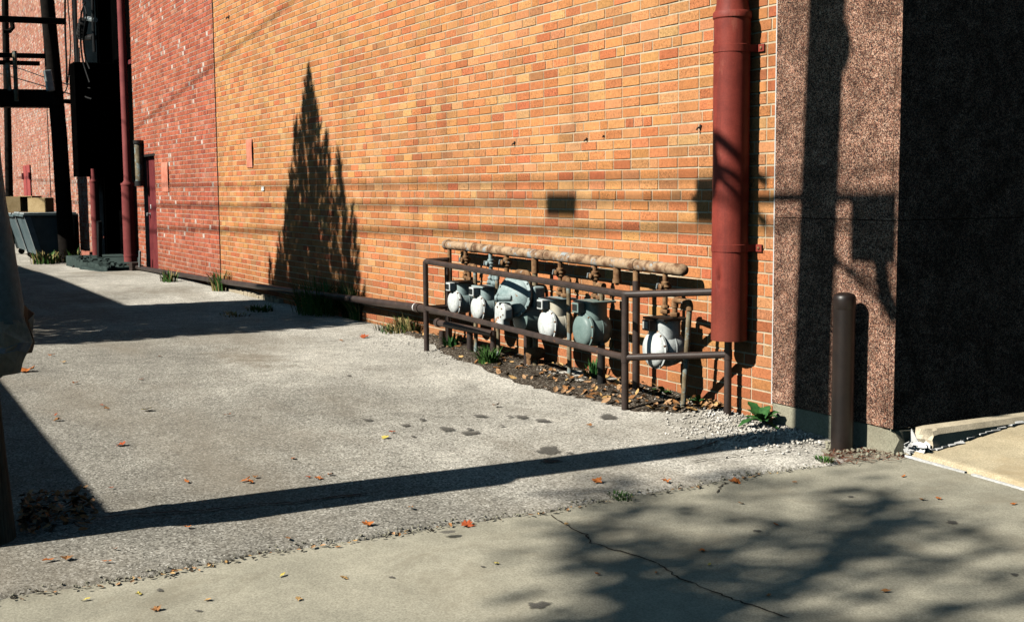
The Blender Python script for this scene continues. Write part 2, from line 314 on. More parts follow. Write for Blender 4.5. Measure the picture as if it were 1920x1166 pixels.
# ------------------------------------------------------------------ brick walls (real bricks, raked joints)
CR=.0677; Z0=1.231-.0677*18-.034      # bed joint under a header course sits at the eye line
def bricks(name,x0,x1,z0,z1,pal,parent,mats,holes=(),y=WY,length=.2095,joint=.0085,depth=.0042,headk=4,lowred=True,bond='common',white=0.,course=CR,halfp=.015):
    V=[];Fa=[];C=[];base=0
    k0=int(math.floor((z0-Z0)/course)); k1=int(math.ceil((z1-Z0)/course))
    pal_n=np.array([p[0] for p in pal]); wt=np.array([p[1] for p in pal]); wt=wt/wt.sum(); red=np.array([p[2] for p in pal])
    for k in range(k0,k1):
        za=Z0+k*course; zb=za+course-joint
        if zb>z1: zb=z1
        if za<z0: za=z0
        if zb-za<.01: continue
        head=(k%7)==headk
        x=x0+ (0 if k%2 else -length*.5) ; i=0
        if head: x=x0-.07
        while x<x1:
            L=length
            if head and (i%2==(1) or bond=='header'): L=length*.5
            elif RNG.random()<halfp: L=length*.5
            a=max(x,x0); b=min(x+L-joint,x1); x+=L; i+=1
            if b-a<.012: continue
            segs=[(a,b)]
            for (hx0,hx1,hz0,hz1) in holes:
                if zb>hz0 and za<hz1:
                    ns=[]
                    for (p,q) in segs:
                        if q<=hx0 or p>=hx1: ns.append((p,q)); continue
                        if p<hx0-.012: ns.append((p,hx0))
                        if q>hx1+.012: ns.append((hx1,q))
                    segs=ns
            if not segs: continue
            w=wt*(1+red*(4.5*max(0,min(1,(1.05-za)/.9)) if lowred else 0))*(1+ (red*2.0 if (head and L<length) else 0)); w=np.maximum(w,.0001); w=w/w.sum()
            col=(pal_n[RNG.choice(len(pal),p=w)]*.70+.30*(wt@pal_n))*RNG.uniform(.86,1.14)*(1+RNG.uniform(-.05,.05,3))
            if white and L<length and RNG.random()<white: col=np.array((.60,.47,.40))*RNG.uniform(.7,1.1)
            for (p,q) in segs:
                dy=RNG.uniform(-.0016,.0016); tl=RNG.uniform(-.0012,.0012); j=RNG.uniform(-.0012,.0012,4); e=.0026
                yf=y+dy; yb=y+depth+.001
                V+=[(p,yb,za),(q,yb,za),(q,yb,zb),(p,yb,zb),(p+e,yf,za+e+j[0]),(q-e,yf+tl,za+e+j[1]),(q-e,yf+tl,zb-e+j[2]),(p+e,yf,zb-e+j[3])]
                Fa+=[(base+4,base+5,base+6,base+7),(base,base+1,base+5,base+4),(base+1,base+2,base+6,base+5),(base+2,base+3,base+7,base+6),(base+3,base,base+4,base+7)]
                C+=[col]*5; base+=8
    # mortar bed, with the openings left out
    xs=sorted({x0,x1,*[h[0] for h in holes if x0<h[0]<x1],*[h[1] for h in holes if x0<h[1]<x1]}); zs=sorted({z0,z1,*[h[2] for h in holes if z0<h[2]<z1],*[h[3] for h in holes if z0<h[3]<z1]})
    nb=len(Fa)
    for i in range(len(xs)-1):
        for k in range(len(zs)-1):
            cx=(xs[i]+xs[i+1])/2; cz=(zs[k]+zs[k+1])/2
            if any(h[0]<cx<h[1] and h[2]<cz<h[3] for h in holes): continue
            ym=y+depth
            for (ya,flip) in ((ym,0),(ym+.25,1)):
                V+=[(xs[i],ya,zs[k]),(xs[i+1],ya,zs[k]),(xs[i+1],ya,zs[k+1]),(xs[i],ya,zs[k+1])]
                Fa.append((base,base+1,base+2,base+3) if not flip else (base+3,base+2,base+1,base)); base+=4
            # reveals and ends of the wall
    for (a,b,c,d) in [(x0,z0,x0,z1),(x1,z1,x1,z0),(x0,z1,x1,z1)]+[q for h in holes for q in ((h[0],h[3],h[0],h[2]),(h[1],h[2],h[1],h[3]),(h[1],h[3],h[0],h[3]))]:
        V+=[(a,y+depth,b),(a,y+depth+.25,b),(c,y+depth+.25,d),(c,y+depth,d)]; Fa.append((base,base+1,base+2,base+3)); base+=4
    off=OFF.get(parent.name)
    me=bpy.data.meshes.new(name); me.from_pydata([(v[0]-off[0],v[1]-off[1],v[2]-off[2]) for v in V],[],Fa)
    for m in mats: me.materials.append(M[m])
    mi=[0]*nb+[1]*(len(Fa)-nb); me.polygons.foreach_set('material_index',mi)
    cc=np.ones((len(Fa),4)); cc[:nb,:3]=np.array(C); cc[:nb,3]=np.repeat(np.clip(RNG.normal(.62,.28,nb//5),.12,1.),5)
    at=me.attributes.new('bcol','FLOAT_COLOR','FACE'); at.data.foreach_set('color',cc.ravel())
    me.update(); o=bpy.data.objects.new(name,me); COL.objects.link(o); o.parent=parent; OFF[o.name]=off; return o
PO=[((.56,.235,.088),30,0),((.59,.29,.112),26,-.22),((.61,.35,.155),8,-.22),((.54,.185,.075),20,.5),((.46,.12,.058),6,.6),((.42,.195,.088),8,.2),((.57,.255,.118),16,0)]
PR=[((.44,.122,.068),40,0),((.49,.165,.095),26,0),((.39,.098,.054),18,0),((.52,.24,.16),9,0),((.27,.07,.048),6,0)]
PF=[((.47,.19,.125),32,0),((.52,.25,.17),26,0),((.40,.13,.085),22,0),((.62,.38,.29),16,0),((.30,.10,.07),6,0)]
XB=-17.07; XE=-5.362; XC=-4.433
bld=thing('orange_brick_building','long orange and tan brick building with a polished granite corner, beside the alley','building',(-11,WY,0))
bricks('brick_wall',XB,XE,-.16,5.6,PO,bld,['brick','mortar'])
def slabbox(mb,lo,hi,bev=.003): return mb.b2(lo,hi,bev)
zj=1.105
o=obj('granite_panel',MB().b2((XE+.008,WY-.012,.062),(XC-.042,WY+.1,zj-.002),.002),'granite',bld)
o=obj('granite_panel',MB().b2((XE+.008,WY-.012,zj+.002),(XC-.042,WY+.1,5.6),.002),'granite',bld)
o=obj('granite_panel',MB().b2((XC-.038,WY-.014,.062),(XC,WY+3.6,zj-.002),.002),'granite',bld)
o=obj('granite_panel',MB().b2((XC-.038,WY-.014,zj+.002),(XC,WY+3.6,5.6),.002),'granite',bld)
mb=MB(); 
for i in range(2): pass
mb.b2((XE+.006,WY-.004,-.2),(XC-.16,WY+.2,.058),.006)
obj('concrete_base',mb,'base',bld)
# broken end of the base under the corner
mb=MB(); bm=bmesh.new(); bmesh.ops.create_cube(bm,size=1); bmesh.ops.subdivide_edges(bm,edges=bm.edges[:],cuts=4,use_grid_fill=True)
for v in bm.verts:
    q=Vector((v.co.x*.17,v.co.y*.22,v.co.z*.25)); cr=max(0,v.co.x+.1)
    if abs(v.co.x)<.49 or v.co.x>0: q+=Vector((random.uniform(-.02,.0)*cr*2,random.uniform(-.005,.02)*cr*3,random.uniform(-.02,.004)*cr*2))
    v.co=q+Vector((XC-.075,WY+.106,-.07))
mb.add([v.co[:] for v in bm.verts],[[v.index for v in f.verts] for f in bm.faces]); bm.free()
obj('broken_corner_block',mb,'base',bld,smooth=20)
mb=MB().b2((XE-.006,WY-.006,.05),(XE+.006,WY+.02,5.6)); obj('white_joint',mb,'caulk',bld)
mb=MB().b2((XB-.0,WY+.26,-.1),(XC-.05,12,5.55)); obj('building_core',mb,'garage',bld)
mb=MB()
xs=np.linspace(-17,-14.3,40)
for i in range(39):
    h=.035+.03*random.random(); mb.b2((xs[i],WY-.045-.02*random.random(),-.16),(xs[i+1]+.01,WY+.003,zg(xs[i],4.5)+h),.006)
obj('footing',mb,'footing',bld,smooth=0)
# red brick building: door opening, recess
XD0,XD1=-21.75,-21.02
red=thing('red_brick_building','red brick building with a narrow maroon door next to the orange wall','building',(-19.8,WY,0))
bricks('brick_wall',-22.62,XB-.012,-.3,6.5,PR,red,['brick_far','mortar_far'],holes=[(-21.95,-21.0,-.3,1.86)],y=WY-.012,white=.09,lowred=False,headk=2,halfp=.45)
d=obj('door',MB().b2((-21.94,WY+.06,-.3),(-21.01,WY+.1,1.85),.004),'door',red)
p=PL(281,402,1,WY+.05); obj('door_handle',MB().lathe((p[0],WY+.06,p[2]),(0,-1,0),[(.028,0),(.028,.01),(.012,.012),(.012,.035),(.03,.04),(.03,.06),(.01,.065)],14),'galv',d)
p=PL(282,386,1,WY+.05); obj('paper_scrap',MB().b2((p[0]-.03,WY+.054,p[2]-.05),(p[0]+.03,WY+.058,p[2]+.02)),'white',d)
obj('door_lintel',MB().b2((-22.0,WY-.016,1.86),(-20.97,WY+.2,1.90)),'black',red)
obj('building_core',MB().b2((-22.6,WY+.26,-.3),(XB-.02,12,6.45)),'garage',red)
# dark loading recess: black panels painting its shade, lintel frame, window strip above
rec=thing('loading_bay','tall black recessed loading bay between the two red downpipes','loading bay',(-25,WY,0))
obj('bay_shade_panel',MB().b2((-27.2,WY+.55,-.25),(-22.64,WY+.62,3.82),.004),'bay_shade_black',rec)
obj('upper_window',MB().b2((-27.0,WY+.50,3.9),(-22.64,WY+.6,7.0),.004),'bay_shade_black',rec)
mb=MB().b2((-25.0,WY+.42,3.74),(-22.66,WY+.5,3.82)); obj('lintel_bar',mb,'door',rec)
mb=MB().b2((-23.98,WY+.42,3.83),(-23.92,WY+.49,7.0)); obj('window_frame',mb,'door',rec)
obj('bay_jamb',MB().b2((-22.66,WY+.0,-.3),(-22.625,WY+.6,6.5)),'bay_shade_black',rec)
obj('bay_jamb',MB().b2((-27.7,WY+.27,-.6),(-27.2,WY+.75,7.0)),'bay_shade_black',rec)
obj('bay_soffit',MB().b2((-27.3,WY,6.5),(-22.62,WY+.8,6.9)),'bay_shade_black',rec)
mb=MB()
bm=bmesh.new(); bmesh.ops.create_grid(bm,x_segments=24,y_segments=6,size=1); bm.free()
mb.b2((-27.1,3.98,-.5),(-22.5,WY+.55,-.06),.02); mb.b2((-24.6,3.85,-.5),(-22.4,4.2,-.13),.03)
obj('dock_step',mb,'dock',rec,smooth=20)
mb=MB()
for i in range(60):
    x=random.uniform(-26.5,-22.4); y=random.uniform(3.95,4.45); s=random.uniform(.02,.07)
    mb.box((x,y,-.055+s*.1),(s*1.6,s,s*.6),Matrix.Rotation(random.random()*6,3,'Z'))
tag(obj('rubble',mb,'dock',smooth=0),'dark broken rubble along the loading bay step','rubble',None,'stuff')
# far brick building
far=thing('far_brick_building','pale pinkish brick building at the far end of the alley','building',(-36,WY,0))
bricks('brick_wall',-47,-27.25,-.5,9.0,PF,far,['brick_far','mortar_far'],y=WY-.02,white=.24,lowred=False,headk=1,bond='header',halfp=.5)
obj('building_core',MB().b2((-46.9,WY+.26,-.4),(-27.6,12,8.9)),'garage',far)
obj('corner_pier_base',MB().b2((-28.2,WY-.10,-.5),(-27.2,WY-.03,.0),.01),'pier',far)
rd=obj('shutter_door',MB().b2((-37.98,WY-.06,.45),(-36.55,WY-.03,2.02),.005),'shutter',far)
for zz in (.75,1.72):
    for xx in (-38.0,-36.6): obj('hinge',MB().b2((xx-.09,WY-.1,zz-.09),(xx+.12,WY-.055,zz+.09),.01),'door',rd)
obj('shutter_seam',MB().b2((-37.30,WY-.066,.46),(-37.24,WY-.058,2.0)),'door',rd)
# ------------------------------------------------------------------ ground
def sheet(name,xs,ys,zf,mat):
    nx,ny=len(xs),len(ys); vs=[];fs=[]
    for j in range(ny):
        for i in range(nx): 
            x,y=xs[i],ys[j]; vs.append(zf(x,y,i,j))
    for j in range(ny-1):
        for i in range(nx-1): a=j*nx+i; fs.append((a,a+1,a+nx+1,a+nx))
    return obj(name,MB().add(vs,fs),mat,smooth=180)
gr=sheet('ground',[-200,-60,60,200],[-200,-60,60,200],lambda x,y,i,j:(x,y,-.62),'ground'); struct(gr,'bare earth ground around the block','ground')
eL=G(10,1118); eR=G(1550,870)
def edgeX(y):
    t=(y-eL.y)/(eR.y-eL.y); x=eL.x+(eR.x-eL.x)*t
    return x-.02+.016*math.sin(y*3.1)+.012*math.sin(y*7.7+1)+.006*math.sin(y*23)
ys=list(np.concatenate([np.linspace(-14,-2,13)[:-1],np.linspace(-2,4.62,265),[4.9]]))
ext=[-60,-45,-36]+list(np.linspace(-30,-9,50))+list(np.linspace(-8.6,-5.0,40))
lip=[-.5,-.35,-.22,-.14,-.09,-.06,-.04,-.022,-.01,0,.004]
def za(x,y,i,j):
    n0=len(ext)
    if i<n0: 
        return (x,y,zg(x,y)+.004*math.sin(x*1.7+y)*math.sin(y*2.3))
    k=i-n0; e=edgeX(y); dx=lip[k]; jit=random.uniform(-.006,.006) if k>4 else random.uniform(-.002,.002)
    xx=e+dx+ (jit if k>5 else 0); zz=zg(xx,y)
    if dx>-.05: zz-= .026*((dx+.05)/.05)**1.6
    zz+= random.uniform(-.003,.003) if 3<k<10 else 0
    if y>4.15: zz-=.02*sm((y-4.15)/.25)*sm((xx+5.0)/.3)
    if k>=9: zz=-.13
    return (xx,y,zz)
alley=sheet('alley',ext+lip,ys,za,'asphalt'); struct(alley,'worn pale asphalt alley running along the brick wall','alley')
# sidewalk and slab
ZW=-.079
wk=sheet('sidewalk',list(np.linspace(-4.75,.9,12)),list(np.linspace(-14,4.6,16)),lambda x,y,i,j:(x,y,ZW),'walk'); struct(wk,'grey concrete sidewalk crossing the mouth of the alley','sidewalk')
def zs(y): return ZW+.03+.085*sm((y-4.6)/.9)
jL=PL(1700,848,2,ZW+.02); jR=PL(1903,905,2,ZW+.02)
def jy(x): return jL[1]+(jR[1]-jL[1])*(x-jL[0])/(jR[0]-jL[0])
xs=list(np.linspace(-4.47,.9,20)); ys2=[0,.004,.01,.05,.15,.3,.45,.6,.75,.9,1.5,3,8]
sl=sheet('entrance_slab',xs,ys2,lambda x,y,i,j:(x,jy(x)+.008+y,(ZW-.04 if j==0 else zs(4.6+y)-(.004 if j==1 else 0)-.03*sm((x+4.0)/2.))),'slab'); struct(sl,'tan concrete entrance slab rising from the sidewalk joint','pavement')
wk2=sheet('far_sidewalk',[-4.4,.9],[4.5,12],lambda x,y,i,j:(x,y,-.14),'walk'); struct(wk2,'concrete bed under the tan entrance slab','pavement')
st=sheet('street',[.9,12],[-60,60],lambda x,y,i,j:(x,y,-.2),'asphalt'); struct(st,'asphalt street beyond the sidewalk','street')
ck=obj('street_kerb',MB().b2((.9,-14,-.3),(1.05,12,-.07),.012),'kerb'); struct(ck,'long concrete kerb between sidewalk and street','kerb')
mb=MB(); n=40
for i in range(n):
    x=-4.42+ (i/(n-1))*1.9; 
    if random.random()<.12 and x>-4.1: continue
    mb.box((x,jy(x)-.004+random.uniform(-.002,.002),ZW+.003),(.05,.014+random.uniform(-.004,.006),.012),Matrix.Rotation(random.uniform(-.08,.02),3,'Z'))
obj('joint_sealant',mb,'caulk',sl)
# granite-side kerb with broken end
kb=thing('stone_kerb','pale broken-ended stone kerb along the foot of the dark granite front','kerb',(-4.37,4.75,0))
mb=MB(); bm=bmesh.new(); bmesh.ops.create_cube(bm,size=1); bmesh.ops.subdivide_edges(bm,edges=[e for e in bm.edges],cuts=5,use_grid_fill=True)
for v in bm.verts:
    x,y,z=v.co; L=3.2; yy=(y+.5); q=Vector((XC+.004+(x+.5)*.105,4.70+yy**2.2*L,-.1+(z+.5)*.163))
    if z>.45 and x>.45: q.x-=.012; q.z-=.008
    if yy<.15: q+=Vector((random.uniform(-.012,.008) if x>-.4 else 0,random.uniform(-.01,.02)+(.03*(z+.5) if x>0 else 0),random.uniform(-.012,.0) if z>.3 else 0))
    q.y+=random.uniform(-.004,.004); v.co=q
mb.add([v.co[:] for v in bm.verts],[[v.index for v in f.verts] for f in bm.faces]); bm.free()
obj('kerb_stone',mb,'kerb',kb,smooth=25)
sc=thing('torn_flashing','crumpled torn white strip of scrap at the broken kerb end by the granite corner','scrap',(-4.38,4.68,-.04))
mb=MB()
for i in range(26):
    c=Vector((random.uniform(-4.45,-4.30),random.uniform(4.615,4.70),-.05+random.uniform(0,.035))); s=random.uniform(.02,.05)
    r=Matrix.Rotation(random.random()*6.3,3,'Z')@Matrix.Rotation(random.uniform(-1.2,1.2),3,'X')
    pl=[r@Vector((s*random.uniform(.3,1)*math.cos(a),s*random.uniform(.3,.8)*math.sin(a),0))+c for a in (0,1.2,2.5,3.7,5.)]
    pl2=[p+r@Vector((0,0,.003)) for p in pl]; mb.add(pl+pl2,[(0,1,2,3,4),(9,8,7,6,5)]+[(k,(k+1)%5,(k+1)%5+5,k+5) for k in range(5)])
q0=Vector((-4.437,4.68,-.02)); mb.add([q0,q0+Vector((.045,.02,.0)),q0+Vector((.012,-.005,.075)),q0+Vector((0,.004,0)),q0+Vector((.045,.024,0)),q0+Vector((.012,0,.075))],[(0,1,2),(5,4,3),(0,3,4,1),(1,4,5,2),(2,5,3,0)])
obj('scrap_pieces',mb,'white',sc,smooth=0)
mb=MB(); yy=4.72
prev=None
for i in range(22):
    y=4.72+i*.045; x=-4.327+random.uniform(-.004,.008); mb.box((x,y,zs(y)+.004+random.uniform(0,.006)),(.014+random.uniform(-.008,.014),.058,.007),Matrix.Rotation(random.uniform(-.2,.2),3,'Z')@Matrix.Rotation(random.uniform(-.5,.5),3,'Y'))
obj('sealant_strip',mb,'caulk',sc,smooth=0)
# cracks and stains
def ribbon(name,px,parent,mat,w=.006,zf=None,up=.0035,sub=6,jit=.008):
    P=[(G(*p) if zf is None else Vector((*PL(*p,2,zf)[:2],zf))) for p in px]; pts=[]
    for a,b in zip(P[:-1],P[1:]):
        for k in range(sub): pts.append(a.lerp(b,k/sub)+Vector((random.uniform(-jit,jit),random.uniform(-jit,jit),0)))
    pts.append(P[-1]); mb=MB(); vs=[];fs=[]
    for i,p in enumerate(pts):
        t=(pts[min(i+1,len(pts)-1)]-pts[max(i-1,0)]); nn=Vector((-t.y,t.x,0)).normalized(); ww=w*random.uniform(.35,1.2)*(1 if 0<i<len(pts)-1 else .2)
        z=(zg(p.x,p.y)+.006 if zf is None else zf)+up
        vs+= [(p.x+nn.x*ww,p.y+nn.y*ww,z),(p.x-nn.x*ww,p.y-nn.y*ww,z)]
    for i in range(len(pts)-1): fs.append((2*i,2*i+1,2*i+3,2*i+2))
    return obj(name,mb.add(vs,fs),mat,parent,smooth=0)
ribbon('crack',[(1030,965),(1060,985),(1100,1003),(1106,1018),(1160,1033),(1235,1058),(1265,1080),(1340,1110),(1395,1132),(1480,1160)],wk,'crack',.0042,ZW)
ribbon('crack',[(1345,925),(1352,912),(1362,905)],wk,'crack',.004,ZW)
ribbon('crack',[(190,972),(280,965),(380,960),(480,948),(560,945),(645,932),(720,925)],alley,'crack',.009)
ribbon('crack',[(1230,858),(1270,852),(1320,838),(1370,822),(1420,812)],alley,'crack',.007)
ribbon('crack',[(1290,868),(1370,858),(1450,848),(1530,846)],alley,'crack',.004)
ribbon('crack',[(100,712),(160,703),(225,697)],alley,'crack',.003)
ribbon('crack',[(150,683),(300,672),(430,664),(560,655),(640,650)],alley,'crack',.003,jit=.02)
def stain(px,py,w,h,parent=None,zf=None):
    c=G(px,py) if zf is None else Vector((*PL(px,py,2,zf)[:2],zf)); e=G(px+w/2,py) if zf is None else Vector((*PL(px+w/2,py,2,zf)[:2],zf)); f=G(px,py+h/2) if zf is None else Vector((*PL(px,py+h/2,2,zf)[:2],zf))
    a=(e-c)*1.2; b=(f-c)*1.2; vs=[]; n=26; ph=[random.uniform(0,6.3) for _ in range(4)]
    for i in range(n):
        t=2*math.pi*i/n; r=1+.18*math.sin(2*t+ph[0])+.12*math.sin(3*t+ph[1])+.1*math.sin(5*t+ph[2])+.06*math.sin(9*t+ph[3]); p=c+a*math.cos(t)*r+b*math.sin(t)*r
        vs.append((p.x,p.y,(zg(p.x,p.y)+.0075 if zf is None else zf+.0035)))
    z=vs[0][2]; mid=[(c.x+(v[0]-c.x)*.55,c.y+(v[1]-c.y)*.55,v[2]) for v in vs]
    o=obj('stain',MB().add(vs+mid+[(c.x,c.y,(zg(c.x,c.y)+.0075 if zf is None else zf+.0035))],[(i,(i+1)%n,(i+1)%n+n,i+n) for i in range(n)]+[(i+n,(i+1)%n+n,2*n) for i in range(n)]),'stain',parent,smooth=0)
    at=o.data.attributes.new('rim','FLOAT','POINT'); at.data.foreach_set('value',[0.]*n+[.7]*n+[1.]); return o
for s in [(1028,846,52,14),(880,813,34,9),(838,806,34,7),(1033,866,36,8),(1140,783,40,9),(1017,790,30,6),(978,783,26,6),(900,781,26,5),(760,799,16,5),(792,788,14,4),(955,782,14,3),(880,806,14,4),(1068,851,14,3),(940,800,10,3),(775,820,12,3),(690,789,22,4),(655,706,10,3),(840,1000,30,7)]:
    stain(*s,parent=alley)
for s in [(300,1107,14,5),(735,1083,12,4),(1010,1135,40,16),(1420,996,18,5),(1785,980,26,6),(1595,932,12,3),(1902,1078,14,5),(905,1063,10,3),(372,1146,14,4)]: stain(*s,parent=wk,zf=ZW)
# soil bed with litter, gravel
bp=[(690,598),(760,628),(800,640),(830,665),(900,690),(960,718),(1040,738),(1110,752),(1180,772),(1270,775),(1330,765),(1385,763)]
front=[G(*p) for p in bp]
mb=MB(); vs=[];fs=[]; NR=7
sub=[]
for a,b in zip(front[:-1],front[1:]):
    for k in range(8): sub.append(a.lerp(b,k/8)+Vector((random.uniform(-.02,.02),random.uniform(-.03,.03),0)))
sub.append(front[-1])
for p in sub:
    for k in range(NR):
        t=k/(NR-1); y=p.y+(WY+.01-p.y)*t; hump=.012*math.sin(math.pi*min(1,t*1.6))
        vs.append((p.x,y,zg(p.x,y)+(.006 if k else -.006)+hump*(1 if k else 0)+random.uniform(-.006,.008)*(k>0)))
for i in range(len(sub)-1):
    for k in range(NR-1): a=i*NR+k; fs.append((a,a+NR,a+NR+1,a+1))
sb=obj('soil_bed',mb.add(vs,fs),'soil'); struct(sb,'dark soil strip under the gas meters','soil')
LEAFP={}
def leafmesh(kind,mat,key):
    if key in LEAFP: return LEAFP[key]
    if kind=='maple':
        prof=[(0,-.5),(.12,-.42),(.42,-.38),(.34,-.2),(.62,-.02),(.42,.06),(.4,.24),(.2,.2),(.1,.42),(0,.62),(-.1,.42),(-.2,.2),(-.42,.26),(-.4,.06),(-.6,0),(-.36,-.2),(-.4,-.36),(-.12,-.42)]
    else:
        prof=[(0,-.6),(.14,-.4),(.24,-.1),(.2,.2),(.08,.5),(0,.62),(-.09,.46),(-.22,.18),(-.23,-.12),(-.12,-.42)]
    vs=[(0,0,.0)]; 
    cx=random.uniform(-.5,.5); cy=random.uniform(.1,.6)
    for x,y in prof: vs.append((x,y,cy*(x*x)+cx*x*y+random.uniform(-.05,.12)))
    n=len(prof); mn=min(v[2] for v in vs); vs=[(v[0],v[1],v[2]-mn) for v in vs]
    fs=[(0,1+i,1+(i+1)%n) for i in range(n)]
    st=[(0.012,-.5,vs[1][2]),(-.012,-.5,vs[1][2]),(.03,-.85,vs[1][2]+.05)]; o=len(vs); vs+=st; fs.append((o,o+1,o+2))
    me=bpy.data.meshes.new('leaf'); me.from_pydata(vs,[],fs); me.materials.append(M[mat]); LEAFP[key]=me; return me
def leaf(px,py,size,mat,label,group=None,kind='maple',walk=False,var=0):
    c=Vector((*PL(px,py,2,ZW)[:2],ZW)) if walk else G(px,py)
    o=bpy.data.objects.new('fallen_leaf',leafmesh(kind,mat,(kind,mat,var))); COL.objects.link(o)
    o.location=c+Vector((0,0,.005 if walk else .009)); o.rotation_euler=(random.uniform(-.25,.25),random.uniform(-.25,.25),random.random()*6.3); o.scale=(size*.8,)*3
    return tag(o,label,'leaf',group)
leaf(1378,905,.075,'leaf_orange','large orange maple leaf at the edge of the sidewalk',walk=True)
leaf(276,770,.085,'leaf_yellow','yellow-green curled leaf alone in the middle of the alley')
leaf(722,823,.055,'leaf_yellow','yellow leaf among the dark spots in the alley')
leaf(50,697,.15,'leaf_orange','big orange leaf lying near the wooden pole')
leaf(229,836,.07,'leaf_red','rust red leaf on asphalt in front of the yellow-green leaf')
leaf(684,633,.11,'leaf_red','dark red leaf near the weeds at the foot of the brick wall')
leaf(877,986,.07,'leaf_red','red leaf lying in the crack between asphalt and sidewalk',walk=True)
leaf(1316,1034,.035,'leaf_orange','small orange leaf in the dappled shade of the sidewalk',walk=True)
leaf(1694,894,.04,'leaf_orange','small orange leaf on sidewalk near the tan slab',walk=True,kind='oval')
leaf(161,1126,.035,'leaf_yellow','pale yellow leaf in the near corner of the sidewalk',walk=True,kind='oval')
GA='small dry leaves scattered over the alley asphalt'; LA='small dry leaf lying loose on the alley asphalt'
for i,(px,py) in enumerate([(208,917),(467,907),(577,897),(597,900),(265,713),(141,720),(192,762),(105,780),(108,790),(200,768),(97,668),(118,681),(352,991),(200,1056),(125,1050),(215,1032),(92,1053),(425,780),(300,670),(550,862),(480,897),(735,812),(930,762),(640,640),(1105,800),(460,903),(620,893),(540,1013),(690,985),(770,955),(1120,905),(350,905),(60,650),(1250,905)]):
    leaf(px,py,random.uniform(.035,.065),random.choice(['leaf_brown','leaf_orange','leaf_tan','leaf_red','leaf_orange']),LA,GA,random.choice(['maple','oval']),var=i%4)
GW='small dry leaves scattered over the sidewalk'; LW='small dry leaf lying loose on the concrete sidewalk'
for i,(px,py) in enumerate([(293,1144),(390,1126),(1062,984),(930,1058),(1557,1063),(1440,1118),(1455,985),(260,1115),(530,1080),(645,1085),(1120,1078),(1230,1075),(1330,1060),(1660,1110),(1730,938),(1760,936),(1900,946),(1390,945),(560,1125),(1490,905)]):
    leaf(px,py,random.uniform(.022,.045),random.choice(['leaf_brown','leaf_orange','leaf_tan','leaf_yellow']),LW,GW,random.choice(['maple','oval']),walk=True,var=i%4)
def litter(name,samples,mats,label,smin=.02,smax=.06,curl=1.):
    mb=MB()
    for (p,sz) in samples:
        r=Matrix.Rotation(random.random()*6.3,3,'Z')@Matrix.Rotation(random.uniform(-.7,.7)*curl,3,'X')@Matrix.Rotation(random.uniform(-.6,.6)*curl,3,'Y'); s=sz
        prof=[(0,-.6),(.3,-.15),(.22,.3),(0,.6),(-.26,.25),(-.3,-.2)]; c=random.uniform(-.6,.9)
        vs=[r@Vector((x*s,y*s,c*x*x*s*2))+p for x,y in prof]+[p+r@Vector((0,0,-.05*s))]
        mb.add(vs,[(i,(i+1)%6,6) for i in range(6)],random.randrange(len(mats)))
    return tag(obj(name,mb,mats,smooth=0),label,'leaves',None,'stuff')
sam=[]
for _ in range(620):
    p=random.choice(sub); t=random.random()**.8; x=p.x+random.uniform(-.08,.08); 
    if random.random()>(.25 if x<-8.4 else .9): continue
    y=p.y+(WY-p.y)*t*.95
    if x>-5.55: continue
    sam.append((Vector((x,y,zg(x,y)+.018+random.random()*.012)),random.uniform(.025,.06)))
litter('leaf_litter',sam,['leaf_brown','leaf_tan','leaf_litter','leaf_brown','leaf_litter'],'dry tan and brown leaves drifted under the gas meters')
sam=[]
for _ in range(260):
    px=60+random.random()**1.4*140-20; py=990-random.random()*60-(px-60)*.12+random.uniform(-10,20); p=G(px,py); sam.append((p+Vector((0,0,.010+random.random()*.018)),random.uniform(.02,.045)))
litter('pole_leaf_litter',sam,['leaf_brown','card_dark','crack','leaf_litter'],'brown leaves heaped at the foot of the wooden pole')
sam=[]
for _ in range(300):
    y=random.uniform(.35,3.9); 
    if random.random()<.55 and y>1.6: continue
    x=edgeX(y)+abs(random.gauss(.012,.02)); sam.append((Vector((x,y,ZW+.006+random.random()*.006)),random.uniform(.010,.026)))
litter('edge_leaf_litter',sam,['leaf_brown','leaf_litter','leaf_tan','crack','crack','crack'],'leaf scraps and dirt in the joint between asphalt and sidewalk',curl=.6)
sam=[]
for _ in range(260):
    px=random.uniform(1545,1690); py=random.uniform(848,872)-(px-1545)*.06+random.uniform(-4,4); q=PL(px,py,2,ZW); sam.append((Vector((q[0],q[1],ZW+.006+random.random()*.015)),random.uniform(.02,.05)))
mb=MB()
for p,s in sam:
    a=random.random()*6.3; d=Vector((math.cos(a),math.sin(a),random.uniform(-.1,.25))); q=p-d*s; e=p+d*s; w=Vector((-d.y,d.x,0))*.0022
    mb.add([q-w,q+w,e+w*.3,e-w*.3],[(0,1,2,3)])
tag(obj('dead_needles',mb,'needle',smooth=0),'reddish dead needles lying at the foot of the bollard','plant debris',None,'stuff')
def rocks(name,pts,mat,label,cat):
    mb=MB()
    ico=[]; bm=bmesh.new(); bmesh.ops.create_icosphere(bm,subdivisions=1,radius=1); bv=[v.co.copy() for v in bm.verts]; bf=[[v.index for v in f.verts] for f in bm.faces]; bm.free()
    for p,s in pts:
        r=Matrix.Rotation(random.random()*6.3,3,'Z')@Matrix.Rotation(random.random()*6.3,3,'X'); sx,sy,sz=random.uniform(.7,1.2),random.uniform(.6,1.1),random.uniform(.45,.8)
        mb.add([r@Vector((v.x*sx*s*random.uniform(.8,1.15),v.y*sy*s*random.uniform(.8,1.15),v.z*sz*s))+p for v in bv],bf)
    return tag(obj(name,mb,mat,smooth=0),label,cat,None,'stuff')
pts=[]
